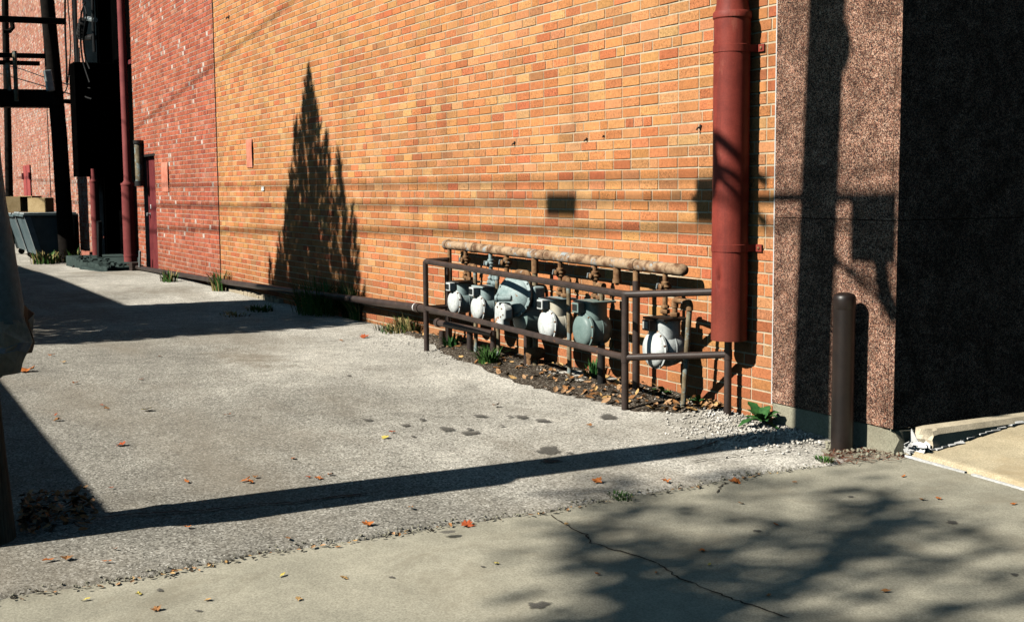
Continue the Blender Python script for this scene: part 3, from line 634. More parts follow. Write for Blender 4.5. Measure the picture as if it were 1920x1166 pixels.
for _ in range(1500):
    px=random.gauss(1430,75); py=random.gauss(795,22)-(1430-px)*.02
    if not(1240<px<1550) or py<756+max(0,(px-1340))*.27: continue
    p=G(px,py)
    if p.y>WY-.02: continue
    s=random.uniform(.004,.012); pts.append((p+Vector((0,0,s*.3+.003)),s))
for _ in range(700):
    px=random.uniform(700,1400); py=632+(px-700)*.215+random.gauss(0,12); p=G(px,py); s=random.uniform(.004,.009); pts.append((p+Vector((0,0,s*.3+.004)),s))
rocks('gravel',pts,'gravel','white crushed stone spilled along the wall and around the rail posts','gravel')
pts=[]
for _ in range(360):
    y=random.uniform(.3,4.1); x=edgeX(y)+random.uniform(-.04,.012); s=random.uniform(.003,.0065); pts.append((Vector((x,y,zg(x,y)-.008*(x>edgeX(y)-.03)+.001)),s))
for _ in range(200):
    px=random.uniform(1550,1700); py=838+random.gauss(0,7)+(px-1550)*.02; q=PL(px,py,2,ZW+.01); s=random.uniform(.006,.016); pts.append((Vector((q[0],q[1],ZW+.012)),s))
rocks('loose_aggregate',pts,'base','loose grey stones along the broken asphalt edge','gravel')
# ------------------------------------------------------------------ long pipe at the foot of the wall
lp=thing('wall_pipe','dark brown pipe running low along the brick wall to the door','pipe',(-15,4.44,0))
mb=MB().tube([(-9.15,4.44,.235),(-9.8,4.44,.229),(-13,4.445,.14),(-16.8,4.45,.035),(-22.3,4.45,-.065)],.036,14); obj('pipe_run',mb,'rail',lp)
obj('coupling',MB().tube([(-9.95,4.44,.225),(-10.03,4.44,.223)],.043,14),'rail',lp)
obj('white_band',MB().tube([(-10.03,4.44,.2228),(-10.05,4.44,.2222)],.0405,14),'white',lp)
obj('pipe_bracket',MB().b2((-22.45,4.36,-.3),(-22.2,4.50,.02),.01).b2((-22.9,4.40,-.09),(-22.2,4.5,-.03),.01),'rail',lp)
# drain hose far left
mb=MB().tube(roundpath([PL(186,415,1,4.46),PL(187,488,1,4.46),G(183,493),G(140,500)],.12,5),.05,10)
tag(obj('drain_pipe',mb,'rubber'),'bent black drain pipe on the ground beside the loading bay','pipe')
# ------------------------------------------------------------------ pipe railing
rl=thing('pipe_railing','brown steel pipe railing guarding the gas meters','railing',(-7.5,4.1,-.06))
FL=G(800,658); CO=G(1172,768); RR=.022
RP=Vector((-5.66,4.485,-.04)); BL=Vector((-9.06,4.36,-.03))
ztF=PL(795,490,0,FL.x)[2]; zmF=PL(796,578,0,FL.x)[2]; ztC=PL(1172,552,1,CO.y)[2]; zmC=PL(1172,670,1,CO.y)[2]
def post(p,zt,n='post'): obj(n,MB().tube([(p.x,p.y,p.z-.05),(p.x,p.y,zt)],RR,16),'rail',rl)
post(FL,ztF); post(CO,ztC); post(RP,.40)
bp2=PL(838,483,1,4.36); obj('post',MB().tube([(bp2[0],4.36,-.06),(bp2[0],4.36,bp2[2])],RR,16),'rail',rl)
zR=PL(1336,543,1,4.46)[2]; zRm=PL(1366,665,1,4.48)[2]
obj('top_rail',MB().tube(roundpath([(bp2[0],4.36,ztF+.005),(FL.x,FL.y,ztF),(CO.x,CO.y,ztC),(-5.63,4.44,zR)],.03,4),RR,16),'rail',rl)
obj('mid_rail',MB().tube(roundpath([(bp2[0],4.36,zmF+.005),(FL.x,FL.y,zmF),(CO.x,CO.y,zmC),(RP.x,RP.y,zRm)],.02,3),RR*.95,16),'rail',rl)
for c in ((FL.x,FL.y,zmF),(CO.x,CO.y,zmC)): obj('weld_collar',MB().tube([(c[0],c[1],c[2]-.03),(c[0],c[1],c[2]+.03)],RR*1.12,16),'rail',rl)
obj('weld_collar',MB().tube([(RP.x,RP.y,zRm-.028),(RP.x,RP.y,zRm+.028)],RR*1.12,16),'rail',rl)
# low capped pipe rack
lr=thing('capped_pipe','low capped brown pipe on short legs under the left gas meters','pipe',(-8.7,4.33,-.04))
a=PL(818,604,1,4.36); b=PL(925,626,1,4.36)
obj('pipe_run',MB().tube([(a[0]+.05,4.36,a[2]),(b[0],4.36,b[2])],.028,14),'rail',lr)
obj('end_cap',MB().lathe((a[0]+.07,4.36,a[2]),(-1,0,0),[(.036,0),(.038,.03),(.036,.055),(.028,.068),(.012,.075)],18),'rail',lr)
for px in (829,881,925):
    q=PL(px,620,1,4.37); obj('leg',MB().tube([(q[0],4.37,-.08),(q[0],4.37,q[2]+.0)],.026,12),'rail',lr)
# ------------------------------------------------------------------ gas manifold
YM=4.43
mf=thing('gas_manifold','long horizontal rusty gas pipe above the row of meters','gas pipe',(-7.7,YM,0))
mL=PL(838,459,1,YM); mR=PL(1276,506,1,YM)
def mz(x): return mL[2]+(mR[2]-mL[2])*(x-mL[0])/(mR[0]-mL[0])
obj('header_pipe',MB().tube([(x,YM,mz(x)) for x in np.linspace(mL[0],mR[0],24)],.037,20,ripple=.004),'rust',mf)
obj('end_cap',MB().lathe((mR[0],YM,mz(mR[0])),(1,0,0),[(.037,-.002),(.037,.02),(.031,.04),(.018,.052),(.004,.056)],20),'rust',mf)
obj('end_cap',MB().lathe((mL[0],YM,mz(mL[0])),(-1,0,0),[(.0375,-.04),(.042,-.038),(.042,.01),(.036,.028),(.02,.036)],20),'rust',mf)
for x in np.linspace(mL[0]+.5,mR[0]-.5,3): obj('coupling',MB().tube([(x-.035,YM,mz(x)),(x+.035,YM,mz(x))],.041,20),'rust',mf)
xs_=PL(1157,520,1,YM)[0]; obj('capped_stub',MB().tube([(xs_,YM,mz(xs_)-.02),(xs_,YM,mz(xs_)-.11)],.026,16).lathe((xs_,YM,mz(xs_)-.105),(0,0,-1),[(.031,0),(.031,.025),(.012,.028),(.012,.04)],16),'rust2',mf)
x=PL(1193,540,1,YM)[0]; sl_=obj('support_leg',MB().tube([(x,YM,-.08),(x,YM,mz(x)-.10)],.025,16),'rail',mf); obj('leg_collar',MB().tube([(x,YM,mz(x)-.11),(x,YM,mz(x)-.02)],.022,16),'rust2',sl_)
x=PL(846,500,1,YM)[0]-.05; sl_=obj('support_leg',MB().tube([(x,YM,-.08),(x+.02,YM,mz(x)-.15)],.022,16),'pipe_old',mf); obj('leg_collar',MB().tube([(x+.02,YM,mz(x)-.16),(x+.02,YM,mz(x)-.02)],.018,16),'rust2',sl_)
# supply riser with regulator
rs=thing('gas_riser','rusty vertical gas riser with a grey regulator box, beside the largest meter','gas pipe',(-7.84,YM,-.05))
x=PL(1003,500,1,YM)[0]
obj('riser_pipe',MB().tube([(x,YM,-.1),(x,YM,mz(x)-.02)],.021,16),'pipe_old',rs)
obj('tee_collar',MB().tube([(x,YM,mz(x)-.14),(x,YM,mz(x)-.0)],.026,16),'rust2',rs)
q=PL(1008,556,1,YM-.01); rb=obj('regulator_box',MB().box((q[0]-.0,YM-.02,q[2]),(.10,.09,.15),None,.012),'meter_gray',rs)
obj('regulator_spring_cap',MB().lathe((q[0]-.05,YM-.05,q[2]+.02),(-.75,-.66,0),[(.05,-.02),(.055,0),(.05,.025),(.03,.035),(.028,.06),(.01,.062)],20),'meter_gray',rb)
for zz,rr in ((q[2]-.115,.036),(q[2]-.15,.030),(q[2]-.29,.034)): obj('union_nut',MB().tube([(x,YM,zz-.017),(x,YM,zz+.017)],rr,8),'rust2',rs)
obj('shutoff_valve',MB().lathe((x,YM-.07,.06),(0,1,0),[(.02,0),(.04,.01),(.048,.05),(.048,.09),(.04,.13),(.02,.14)],14),'rust2',rs)
# ------------------------------------------------------------------ meters
def nutring(mb,c,r,h,n=6): mb.lathe(c,(0,0,1),[(r*.9,0),(r,.004),(r,h-.004),(r*.9,h)],n); return mb
def meter(label,cx,cz,R_,paint,cover,top,inx,outx,outtop,foot,botmat='pipe_old',valve='rust2',yc=4.27,index='box',footy=None,outy=None,dig=None,lower=None):
    yb=yc+.20; yh=YM; R=R_*1.06
    m=thing('gas_meter',label,'gas meter',(cx,yc+.1,zg(cx,4.4)),'gas meters under the rusty header pipe')
    # body: drum on its side growing into a square shouldered upper case
    zt=cz+R*1.62; prof=[]
    for k in range(19):
        a=math.pi+math.pi*k/18; prof.append((cx+R*math.cos(a),cz+R*math.sin(a)))
    w=R*.84; prof=[(cx-R,cz)]+prof[1:-1]+[(cx+R*math.cos(t_),cz+R*math.sin(t_)) for t_ in (0,.2,.4,.6)]+[(cx+w,cz+R*.66),(cx+w,zt-.012),(cx+w-.012,zt),(cx-w+.012,zt),(cx-w,zt-.012),(cx-w,cz+R*.66)]+[(cx-R*math.cos(t_),cz+R*math.sin(t_)) for t_ in (.6,.4,.2)]
    body=obj('meter_body',MB().lathe((cx,yc+.02,cz),(0,1,0),[(R*.80,0),(R*.86,.012),(R*.93,.03),(R*.99,.055),(R*1.02,.085),(R*1.02,.105),(R*.98,.135),(R*.88,.165),(R*.7,.18)],36),paint,m,smooth=40)
    vs=[];fs=[]; n=32; zr=[(cz-R*.1,.9),(cz+R*.5,.97),(cz+R*.9,1.),(zt-.02,1.),(zt-.006,1.03),(zt+.002,1.03)]
    for z_,k_ in zr:
        for q_ in range(n):
            a_=2*math.pi*q_/n; ca,sa=math.cos(a_),math.sin(a_); vs.append((cx+w*k_*math.copysign(abs(ca)**.72,ca),yc+.105+.076*k_*math.copysign(abs(sa)**.72,sa),z_))
    for r_ in range(len(zr)-1):
        for q_ in range(n): e_=(q_+1)%n; fs.append((r_*n+q_,r_*n+e_,(r_+1)*n+e_,(r_+1)*n+q_))
    fs.append(tuple((len(zr)-1)*n+q_ for q_ in range(n)))
    obj('upper_case',MB().add(vs,fs),paint,body,smooth=40)
    pl=obj('top_plate',MB().box((cx,(yc+yb)/2+.01,zt+.008),(R*2.05,.20,.014),None,.004),top,m)
    cv=obj('front_cover',MB().lathe((cx,yc+.035,cz-.004),(0,-1,0),[(R*1.05,-.005),(R*1.09,0),(R*1.09,.012),(R*1.0,.016),(R*.95,.03),(R*.8,.042),(R*.45,.052),(R*.1,.055)],36),cover,m)
    for k in range(10):
        a=2*math.pi*k/10+.3; obj('cover_bolt',MB().lathe((cx+R*1.04*math.cos(a),yc+.025,cz-.004+R*1.04*math.sin(a)),(0,-1,0),[(.0065,-.004),(.0065,.008),(.004,.010)],6),'rust2',cv)
    obj('seam_band',MB().lathe((cx,yc+.108,cz),(0,1,0),[(R*1.0,0),(R*1.045,.001),(R*1.045,.008),(R*1.0,.009)],36),paint,body)
    if index:
        iz=zt-.028; ib=obj('index_box',MB().box((cx-R*.12,yc-.008,iz),(.075,.055,.068),None,.006),cover if index!='dark' else 'black',m)
        obj('index_window',MB().b2((cx-R*.12-.026,yc-.0405,iz-.02),(cx-R*.12+.026,yc-.037,iz+.022),.001),'glass' if index!='dark' else 'dial',ib)
        obj('index_neck',MB().b2((cx-R*.12-.02,yc+.0,iz-.062),(cx-R*.12+.02,yc+.035,iz-.03),.004),paint,ib)
    if dig:
        for s_,(dx,dz) in dig: obj('cover_number',glyph(s_,cx+dx,yc-.0135,cz+dz,.03),'crack',cv)
    # inlet from header
    hx=cx+inx; zin=zt+.014; zm=mz(hx)-.02; ip=obj('inlet_pipe',MB().tube([(hx,yh,zin-.005),(hx,yh,zm)],.0165,14),paint if valve!='rust2' else 'rust2',m)
    nb=MB(); nutring(nb,(hx,yh,zin+.012),.031,.026); nutring(nb,(hx,yh,zin+.045),.026,.02,8); obj('union_nut',nb,'rust2' if valve=='rust2' else paint,ip)
    zv=zin+(zm-zin)*.66; vb=MB().lathe((hx,yh,zv-.032),(0,0,1),[(.022,0),(.027,.006),(.024,.02),(.03,.03),(.024,.042),(.027,.058),(.022,.064)],14)
    va=obj('shutoff_valve',vb.lathe((hx,yh-.045,zv),(0,1,0),[(.012,0),(.018,.004),(.018,.03),(.02,.06),(.014,.085)],12),valve,ip)
    obj('valve_lug',MB().box((hx-.028,yh-.035,zv+.002),(.012,.022,.036),Matrix.Rotation(.3,3,'Y'),.003),'galv',va)
    # outlet swan neck and down pipe
    ox=cx+outx; oy=outy or yh-.03; fy=footy or oy; zo=zin
    n2=MB(); nutring(n2,(ox,oy,zo+.008),.031,.026)
    fx,fz=foot
    op=obj('outlet_pipe',MB().tube(roundpath([(ox,oy,zo-.005),(ox,oy,outtop),(fx[0],fy,outtop+.004)],.035,5),.0165,14),paint if valve!='rust2' else 'rust2',m)
    obj('union_nut',n2,'rust2' if valve=='rust2' else paint,op)
    for (ex,ey,d1,d2) in ((ox,oy,(0,0,-1),(1,0,0)),(fx[0],fy,(-1,0,0),(0,0,-1))):
        d1=Vector(d1); d2=Vector(d2); c=Vector((ex,ey,outtop)); obj('elbow',MB().tube(roundpath([c+d1*.045,c,c+d2*.045],.036,5),.0215,14),'rust2' if valve=='rust2' else paint,op)
    obj('drop_pipe',MB().tube([(fx[0],fy,outtop-.03),(fx[1],fy,fz)],.0165,14),botmat,m)
    if lower is not None:
        obj('lower_stem',MB().tube([(lower,yc+.12,cz-R*.9),(lower+.0,yc+.12,-.08)],.027,14),'black',m)
    return m
def glyph(ch,x,y,z,h):
    cu=bpy.data.curves.new('g','FONT'); cu.body=ch; cu.size=h; cu.extrude=.0004
    o=bpy.data.objects.new('g',cu); COL.objects.link(o); dg=bpy.context.evaluated_depsgraph_get(); me=bpy.data.meshes.new_from_object(o.evaluated_get(dg))
    mb=MB().add([(x+v.co.x,y-v.co.z,z+v.co.y) for v in me.vertices],[tuple(p.vertices) for p in me.polygons])
    bpy.data.objects.remove(o); bpy.data.meshes.remove(me); return mb
def PX(px,py,Y): return PL(px,py,1,Y)
def up(py,px=0,Y=4.40): return PL(px,py,1,Y)[2]
dx=lambda px,py,Y=4.40: PL(px,py,1,Y)[0]
YC=4.27
def cc(px,py): q=PL(px,py,1,YC-.01); return q[0],q[2]
c=cc(846,566); meter('leftmost gas meter, small grey drum with white round front cover',c[0],c[1],.088,'meter_gray','meter_white','black',-.07,.055,up(499,884),([c[0]+.16,c[0]+.16],-.05),'pipe_old')
c=cc(890,577); meter('small grey gas meter with rust-stained white cover, second from the left',c[0],c[1],.09,'meter_gray','meter_white','meter_gray',-.05,.07,up(512,922),([dx(932,520),dx(934,600)],-.05),'pipe_old',valve='meter_gray')
c=cc(1019,609); meter('cream grey gas meter with clean white round cover, just right of the grey riser box',c[0],c[1],.1,'meter_cream','meter_white','meter_gray',-.055,.06,up(523,1060),([dx(1066,530),dx(1068,700)],-.06),'pipe_old',lower=None)
c=cc(1086,619); meter('all grey-green gas meter, nearest to the corner of the railing',c[0],c[1],.105,'meter_green','meter_green','meter_green',-.07,.04,up(535,1120),([dx(1128,545),dx(1131,690)],-.06),'pipe_old',lower=c[0]+.07)
c=cc(1219,655); meter('white rust-streaked gas meter with black top plate, standing alone near the red downspout',c[0],c[1],.103,'meter_white','meter_white','black',-.085,.06,up(563,1270),([dx(1293,570,4.36),dx(1280,768,4.36)],-.07),'pipe_old',footy=4.36,outy=4.40,index='dark',dig=[('2',(-.055,.005)),('0',(-.02,.01)),('5',(.015,.015))])
# the big meter with round diaphragm case
bc=PL(962,556,1,4.26); nd=Vector((-.12,-1,.22)).normalized(); nd=Vector((.38,-.9,.2)).normalized()
bm_=thing('gas_meter','largest gas meter with a big round tilted diaphragm case and white index cover','gas meter',(bc[0],4.36,-.05),'gas meters under the rusty header pipe')
C0=Vector((bc[0],4.27,bc[2])); Rb=.152
dk=obj('diaphragm_case',MB().lathe(C0,nd,[(Rb*.7,-.07),(Rb*.92,-.04),(Rb*.93,-.012),(Rb*1.04,-.01),(Rb*1.06,0),(Rb*1.04,.01),(Rb*.9,.014),(Rb*.82,.03),(Rb*.5,.048),(Rb*.12,.055)],44),'meter_gray',bm_)
u=nd.orthogonal().normalized(); v_=nd.cross(u)
for k in range(16):
    a=2*math.pi*k/16; obj('case_bolt',MB().lathe(C0+(u*math.cos(a)+v_*math.sin(a))*Rb*.985,nd,[(.008,.008),(.008,.018),(.005,.02)],6),'meter_gray',dk)
C1=Vector((bc[0]+.01,4.34,bc[2]-.15)); obj('lower_drum',MB().lathe(C1+Vector((0,.12,0)),(0,-1,0),[(.10,0),(.128,.012),(.13,.05),(.134,.052),(.134,.058),(.13,.06),(.115,.15),(.08,.17)],32),'meter_green',bm_)
q=PL(936,589,1,4.13); w=.082; ic=obj('index_cover',MB().prism([(q[0]-w,q[2]-.10),(q[0]+w*.55,q[2]-.10),(q[0]+w*.6,q[2]-.045),(q[0]+w,q[2]-.03),(q[0]+w,q[2]+.045),(q[0]+w*.6,q[2]+.085),(q[0]-w*.5,q[2]+.085),(q[0]-w*.95,q[2]+.05)],4.13,4.20),'meter_white',bm_,smooth=20)
b_=ic.modifiers.new('bevel','BEVEL'); b_.width=.012; b_.segments=3; b_.limit_method='ANGLE'
for (ax,az) in ((-.3,.6),(.5,.5),(.3,-.2),(-.4,-.8),(.75,.0)): obj('cover_screw',MB().lathe((q[0]+w*ax,4.131,q[2]+.085*az),(0,-1,0),[(.006,0),(.006,.006)],8),'rust2',ic)
e=PL(931,559,1,4.11); obj('vent_barrel',MB().lathe((e[0],4.10,e[2]),Vector((.75,.66,.02)),[(.02,0),(.027,.004),(.028,.02),(.023,.024),(.023,.12),(.02,.125)],20),'meter_gray',bm_)
hx=dx(950,480,YM); zt=bc[2]+.10
ip=obj('inlet_pipe',MB().tube([(hx,YM,bc[2]-.02),(hx,YM,mz(hx)-.02)],.019,14),'rust2',bm_)
zv=mz(hx)-.085; va=obj('shutoff_valve',MB().lathe((hx,YM,zv-.034),(0,0,1),[(.024,0),(.03,.006),(.026,.02),(.034,.032),(.026,.044),(.03,.062),(.024,.068)],14).lathe((hx,YM-.05,zv),(0,1,0),[(.012,0),(.02,.004),(.02,.05),(.016,.09)],12),'rust2',ip)
obj('valve_lug',MB().box((hx-.03,YM-.04,zv+.002),(.012,.022,.038),Matrix.Rotation(.3,3,'Y'),.003),'galv',va)
ox=dx(968,520,4.42); oz=up(512,980); e2=dx(992,520,4.42)
op=obj('outlet_pipe',MB().tube(roundpath([(ox,4.42,bc[2]),(ox,4.42,oz),(e2,4.42,oz),(e2,4.42,.05),(e2,4.42,-.08)],.05,6),.023,16),'rust2',bm_)
obj('outlet_leg',MB().tube([(dx(985,650),4.41,-.09),(dx(985,650),4.41,bc[2]-.22)],.022,14),'rail',bm_)
# spare dark stub under green meter is its lower stem; thin stub leg near the left end
# ------------------------------------------------------------------ downspouts
def downspout(label,cx,cy,r,zb,zt,brz,neck=None,mat='spout',f2=.86):
    d=thing('downspout',label,'downspout',(cx,cy,zb))
    k=40; vs=[];fs=[]
    prof=[(r,zb),(r,zb+.2),(r,zt)]
    if neck: prof=[(r,zb),(r,neck-.05),(r*1.0,neck-.02),(r*1.0,neck)]
    mb=MB(); n=64
    if neck: prof=[(r,zb+(neck-zb)*q_/70) for q_ in range(71)]
    for i,(rr,z) in enumerate(prof):
        for j in range(n):
            a=2*math.pi*j/n; rd=rr*(1+.006*math.sin(z*9+math.cos(a)*3)); dn=math.exp(-((z-(zb+.36))/.05)**2)*math.exp(-((a-4.95)/.13)**2) if r<.11 and mat=='spout' else 0; rd-=.022*dn; vs.append((cx+rd*math.cos(a),cy+rd*math.sin(a),z))
    for i in range(len(prof)-1):
        for j in range(n): q=(j+1)%n; fs.append((i*n+j,i*n+q,(i+1)*n+q,(i+1)*n+j))
    o=len(vs)
    for j in range(n):
        a=2*math.pi*j/n; vs.append((cx+r*.95*math.cos(a),cy+r*.95*math.sin(a),zb))
    for j in range(n):
        a=2*math.pi*j/n; vs.append((cx+r*.95*math.cos(a),cy+r*.95*math.sin(a),zb+.35))
    for j in range(n):
        q=(j+1)%n; fs.append((j,o+j,o+q,q)); fs.append((o+j,o+n+j,o+n+q,o+q))
    pp=obj('pipe',mb.add(vs,fs),mat,d,smooth=40)
    if neck:
        r2=r*f2
        obj('upper_pipe',MB().tube([(cx,cy,neck-.01),(cx,cy,neck+.06),(cx,cy,zt)],[r*.99,r2,r2],n),mat,d)
        obj('collar',MB().lathe((cx,cy,neck-.03),(0,0,1),[(r*1.0,0),(r*1.06,.008),(r*1.06,.035),(r*1.0,.045)],n),mat,d)
    for z in brz:
        b=obj('strap_band',MB().lathe((cx,cy,z-.022),(0,0,1),[(r*1.005,0),(r*1.035,.002),(r*1.035,.042),(r*1.005,.044)],n),mat,d)
        tab=MB().b2((cx+r*.2,cy+r*.95,z-.02),(cx+r*1.55,WY+.0,z+.02),.003) if False else MB().b2((cx+r*.85,WY-.014,z-.021),(cx+r*1.48,WY-.004,z+.021),.002).b2((cx+r*.80,cy-.0,z-.02),(cx+r*.86+.012,WY-.004,z+.02),.001)
        tb=obj('strap_tab',tab,mat,b); obj('strap_bolt',MB().lathe((cx+r*1.25,WY-.013,z),(0,-1,0),[(.009,0),(.009,.006),(.004,.009)],8),'rust2',tb)
    return d
DX=-5.612; DY=4.452
zb=PL(1365,642,1,DY-.08)[2]
ds=downspout('thick glossy red oxide downspout mounted next to the granite corner',DX,DY,.103,zb,5.5,[PL(1340,98,1,4.45)[2],PL(1340,463,1,4.45)[2]],neck=PL(1360,28,1,4.42)[2])
# dent
q=PL(243,490,1,4.43); zc=PL(240,345,1,4.43)[2]
downspout('dark red downspout on the right side of the loading bay, with a thicker lower pipe',q[0]+.1,4.43,.115,q[2],6.4,[PL(240,478,1,4.43)[2]],neck=zc,mat='spout_far',f2=.58)
q=PL(181,478,1,4.43)
zn=PL(176,340,1,4.43)[2]; downspout('dark red downspout on the left side of the black loading bay',q[0]+.05,4.43,.085,q[2],zn+.25,[PL(181,445,1,4.43)[2]],neck=zn,mat='spout_far',f2=.6)
obj('bay_side_panel',MB().b2((-27.22,WY-.35,PL(172,330,1,4.3)[2]),(-26.55,WY+.5,PL(172,102,1,4.3)[2]),.01),'bay_shade_black',rec)
a=PL(256,270,1,4.45); b=PL(256,343,1,4.45)
ct=thing('conduit_tube','grey weathered conduit sleeve fixed upright beside the dark red downspout','conduit',(a[0],4.47,b[2]))
obj('sleeve',MB().tube([(a[0],4.48,b[2]),(a[0],4.48,a[2])],.07,14),'pipe_old',ct); obj('sleeve_cap',MB().tube([(a[0],4.48,a[2]),(a[0],4.48,a[2]+.06)],.085,14).tube([(a[0],4.48,b[2]-.06),(a[0],4.48,b[2]+.03)],.085,14),'black',ct)
a=PL(258,475,1,4.40); b=PL(262,497,1,4.40)
bd=thing('leaning_board','short pale metal strip leaning beside the door','board',(a[0],4.4,b[2]))
obj('strip',MB().box(((a[0]+b[0])/2,4.42,(a[2]+b[2])/2),(.06,.03,.3),Matrix.Rotation(.25,3,'Y'),.004),'galv',bd)
# ------------------------------------------------------------------ bollard
B0=Vector((-4.675,4.447,-.075)); br=.056; bt=PL(1578,549,1,4.447)[2]
bo=thing('bollard','dark bronze steel bollard with domed cap in front of the granite corner','bollard',B0)
obj('post',MB().tube([B0-Vector((0,0,.04)),(B0.x,B0.y,bt-.075)],br,36),'bollard',bo)
obj('cap',MB().lathe((B0.x,B0.y,bt-.078),(0,0,1),[(br*1.0,-.004),(br*1.045,.002),(br*1.045,.045),(br*1.0,.062),(br*.85,.073),(br*.5,.080),(br*.1,.082)],36),'bollard',bo)
# ------------------------------------------------------------------ wall fittings
def curled(label,px0,py0,px1,py1,y):
    a=PL(px0,py0,1,y-.02); b=PL(px1,py1,1,y-.02); vs=[];fs=[]; n=12; x0,x1=min(a[0],b[0]),max(a[0],b[0]); z0,z1=min(a[2],b[2]),max(a[2],b[2])
    mb=MB()
    for k in (0,1):
        for i in range(n+1):
            t=i/n; off=.008+.016*math.sin(t*math.pi)**.8*(.6+.4*t)
            for x,s_ in ((x0-.0*t,1),(x1,.35)): vs.append((x+.03*math.sin(t*3),y-off*(1 if s_==.35 else .5)-(.004 if k else 0),z0+(z1-z0)*t))
    m=2*(n+1)
    for i in range(n):
        fs.append((2*i,2*i+1,2*i+3,2*i+2)); fs.append((m+2*i+2,m+2*i+3,m+2*i+1,m+2*i)); fs.append((2*i,2*i+2,m+2*i+2,m+2*i)); fs.append((2*i+1,m+2*i+1,m+2*i+3,2*i+3))
    return tag(obj('curled_panel',mb.add(vs,fs),'flap',loc=(x0,y,z0)),label,'panel')
curled('faded salmon curled strip fixed on the orange brick wall',459,262,472,314,WY)
curled('salmon painted curled strip on the red brick wall beside the maroon door',300,305,315,360,WY-.012)
for lab,px,py,s in [('black iron hook high on the orange wall closest to the red downspout',1311,239,1),('black iron hook on the orange wall left of the two small anchors',963,269,.9),('larger of two small black anchors close together on the orange wall',1098,262,.8),('tiny rust anchor to the right of another anchor on the orange wall',1130,256,.5),('dark bent spike high on the orange wall near the red bricks',428,33,1.6)]:
    q=PL(px,py,1,WY-.01); h=thing('wall_hook',lab,'hook',(q[0],WY,q[2])); s*=.019
    obj('shank',MB().tube(roundpath([(q[0],WY+.01,q[2]),(q[0]-.2*s,WY-s,q[2]-.1*s),(q[0]-.5*s,WY-1.2*s,q[2]-.9*s)],.01,3),.22*s+.001,8),'black',h); obj('hook_plate',MB().box((q[0]+.2*s,WY-.004,q[2]+.1*s),(.8*s,.01,1.4*s),Matrix.Rotation(.4,3,'Y'),.001),'black',h)
q=PL(493,354,1,WY-.005); tag(obj('wall_tag',MB().box((q[0],WY-.006,q[2]),(.10,.012,.05),None,.002),'white',loc=(q[0],WY,q[2])),'small white tag stuck on the brick beside the tree shadow','tag')
# ------------------------------------------------------------------ far pole frame, cables
XP=-28.45
fr=thing('utility_pole_frame','black creosoted timber pole frame with cross beams over the far end of the alley','utility pole',(XP,4.15,-.28))
def Q(px,py,X=XP): return PL(px,py,0,X)
obj('pole',MB().tube([Q(127,500),Q(111,250),Q(92,40),Q(80,-90),Q(66,-240)],[.17,.165,.15,.145,.14],16),'creosote',fr)
obj('pole',MB().tube([Q(20,470,-33),Q(16,300,-33),Q(14,200,-33),Q(10,30,-33),Q(6,-200,-33)],[.10,.09,.085,.08,.08],12),'creosote',fr)
def beam(p0,p1,h,name='cross_beam',t=.12,X=XP-.0,dx_=.0,mat='creosote'):
    a=Vector(PL(*p0,0,X)); b=Vector(PL(*p1,0,X)); c=(a+b)/2; d=b-a; ang=math.atan2(d.z,d.y)
    return obj(name,MB().box((c.x+dx_,c.y,c.z),(t,d.length,h),Matrix.Rotation(ang,3,'X'),.008),mat,fr)
beam((-60,36),(121,43),.125,dx_=.2); beam((-60,101),(88,104),.10,dx_=-.2); beam((-60,114),(77,118),.09,dx_=-.22)
beam((-60,183),(104,185),.37,'platform_beam',.5,dx_=-.2); beam((118,191),(140,193),.09,dx_=.18)
for px,y0,y1 in ((16,118,170),(29,96,190)): obj('brace_post',MB().tube([Q(px+2,y1,XP+.25),Q(px-2,y0,XP+.25)],.045,8),'pipe_old',fr)
obj('stripe_shadow_box',MB().b2((-28.85,1.95,2.0),(-27.6,2.35,4.85),.02),'galv',fr)  # unseen box, added to cast the dark stripe on the far wall
a=Q(92,152,XP+.3); obj('insulator_box',MB().box((a[0],a[1],a[2]),(.2,.15,.45),Matrix.Rotation(.12,3,'X'),.02),'galv',fr)
a=Q(16,50,XP); obj('hanger_ring',MB().tube([Q(22,42),Q(24,52),Q(18,59),Q(6,59)],.05,8),'creosote',fr)
for px in (160,165,158): pass
def cable(name,label,pts,r=.018,Y=None,group=None):
    P=[Vector(PL(px,py,1,y)) for px,py,y in pts]; P=roundpath(P,.35,4); return tag(obj(name,MB().tube(P,r,8),'wire'),label,'cable',group)
cable('power_cable','thick black cable hanging straight beside the timber pole',[(122,-30,4.4),(122,60,4.42),(125,120,4.42),(125,160,4.42)],.022)
cable('power_cable','thin black cable bulging sideways near the timber pole',[(125,-30,4.4),(132,70,4.40),(132,100,4.42),(126,170,4.42),(113,180,4.2)],.014)
cable('power_cable','thickest black cable running straight down the far brick wall',[(140,-30,4.45),(143,70,4.45),(147,150,4.45),(148,230,4.45)],.035)
cable('power_cable','looped black cable curving to the loading bay from the bracket',[(160,5,4.3),(152,25,4.3),(150,60,4.3),(153,110,4.35),(168,155,4.45)],.018)
cable('power_cable','black cable loop hanging lowest against the far wall',[(148,90,4.4),(150,160,4.4),(158,182,4.4),(172,186,4.5)],.018)
cable('power_cable','black cable slanting from the bracket to the black bay edge',[(155,5,4.3),(164,25,4.3),(155,70,4.3),(160,110,4.4),(168,130,4.45)],.016)
cable('power_cable','long thin wire stretched across in front of the timber pole',[(-40,110,4.0),(40,130,4.05),(110,155,4.2),(170,166,4.5)],.012)
br_=thing('insulator_bracket','black bracket holding a stack of insulators on the far brick wall','bracket',tuple(PL(160,70,1,4.4)))
a=PL(150,70,1,4.42); b=PL(176,71,1,4.5); obj('arm',MB().tube([a,b],.06,8),'black',br_)
a=PL(152,66,1,4.36); b=PL(156,44,1,4.36); d=Vector(b)-Vector(a)
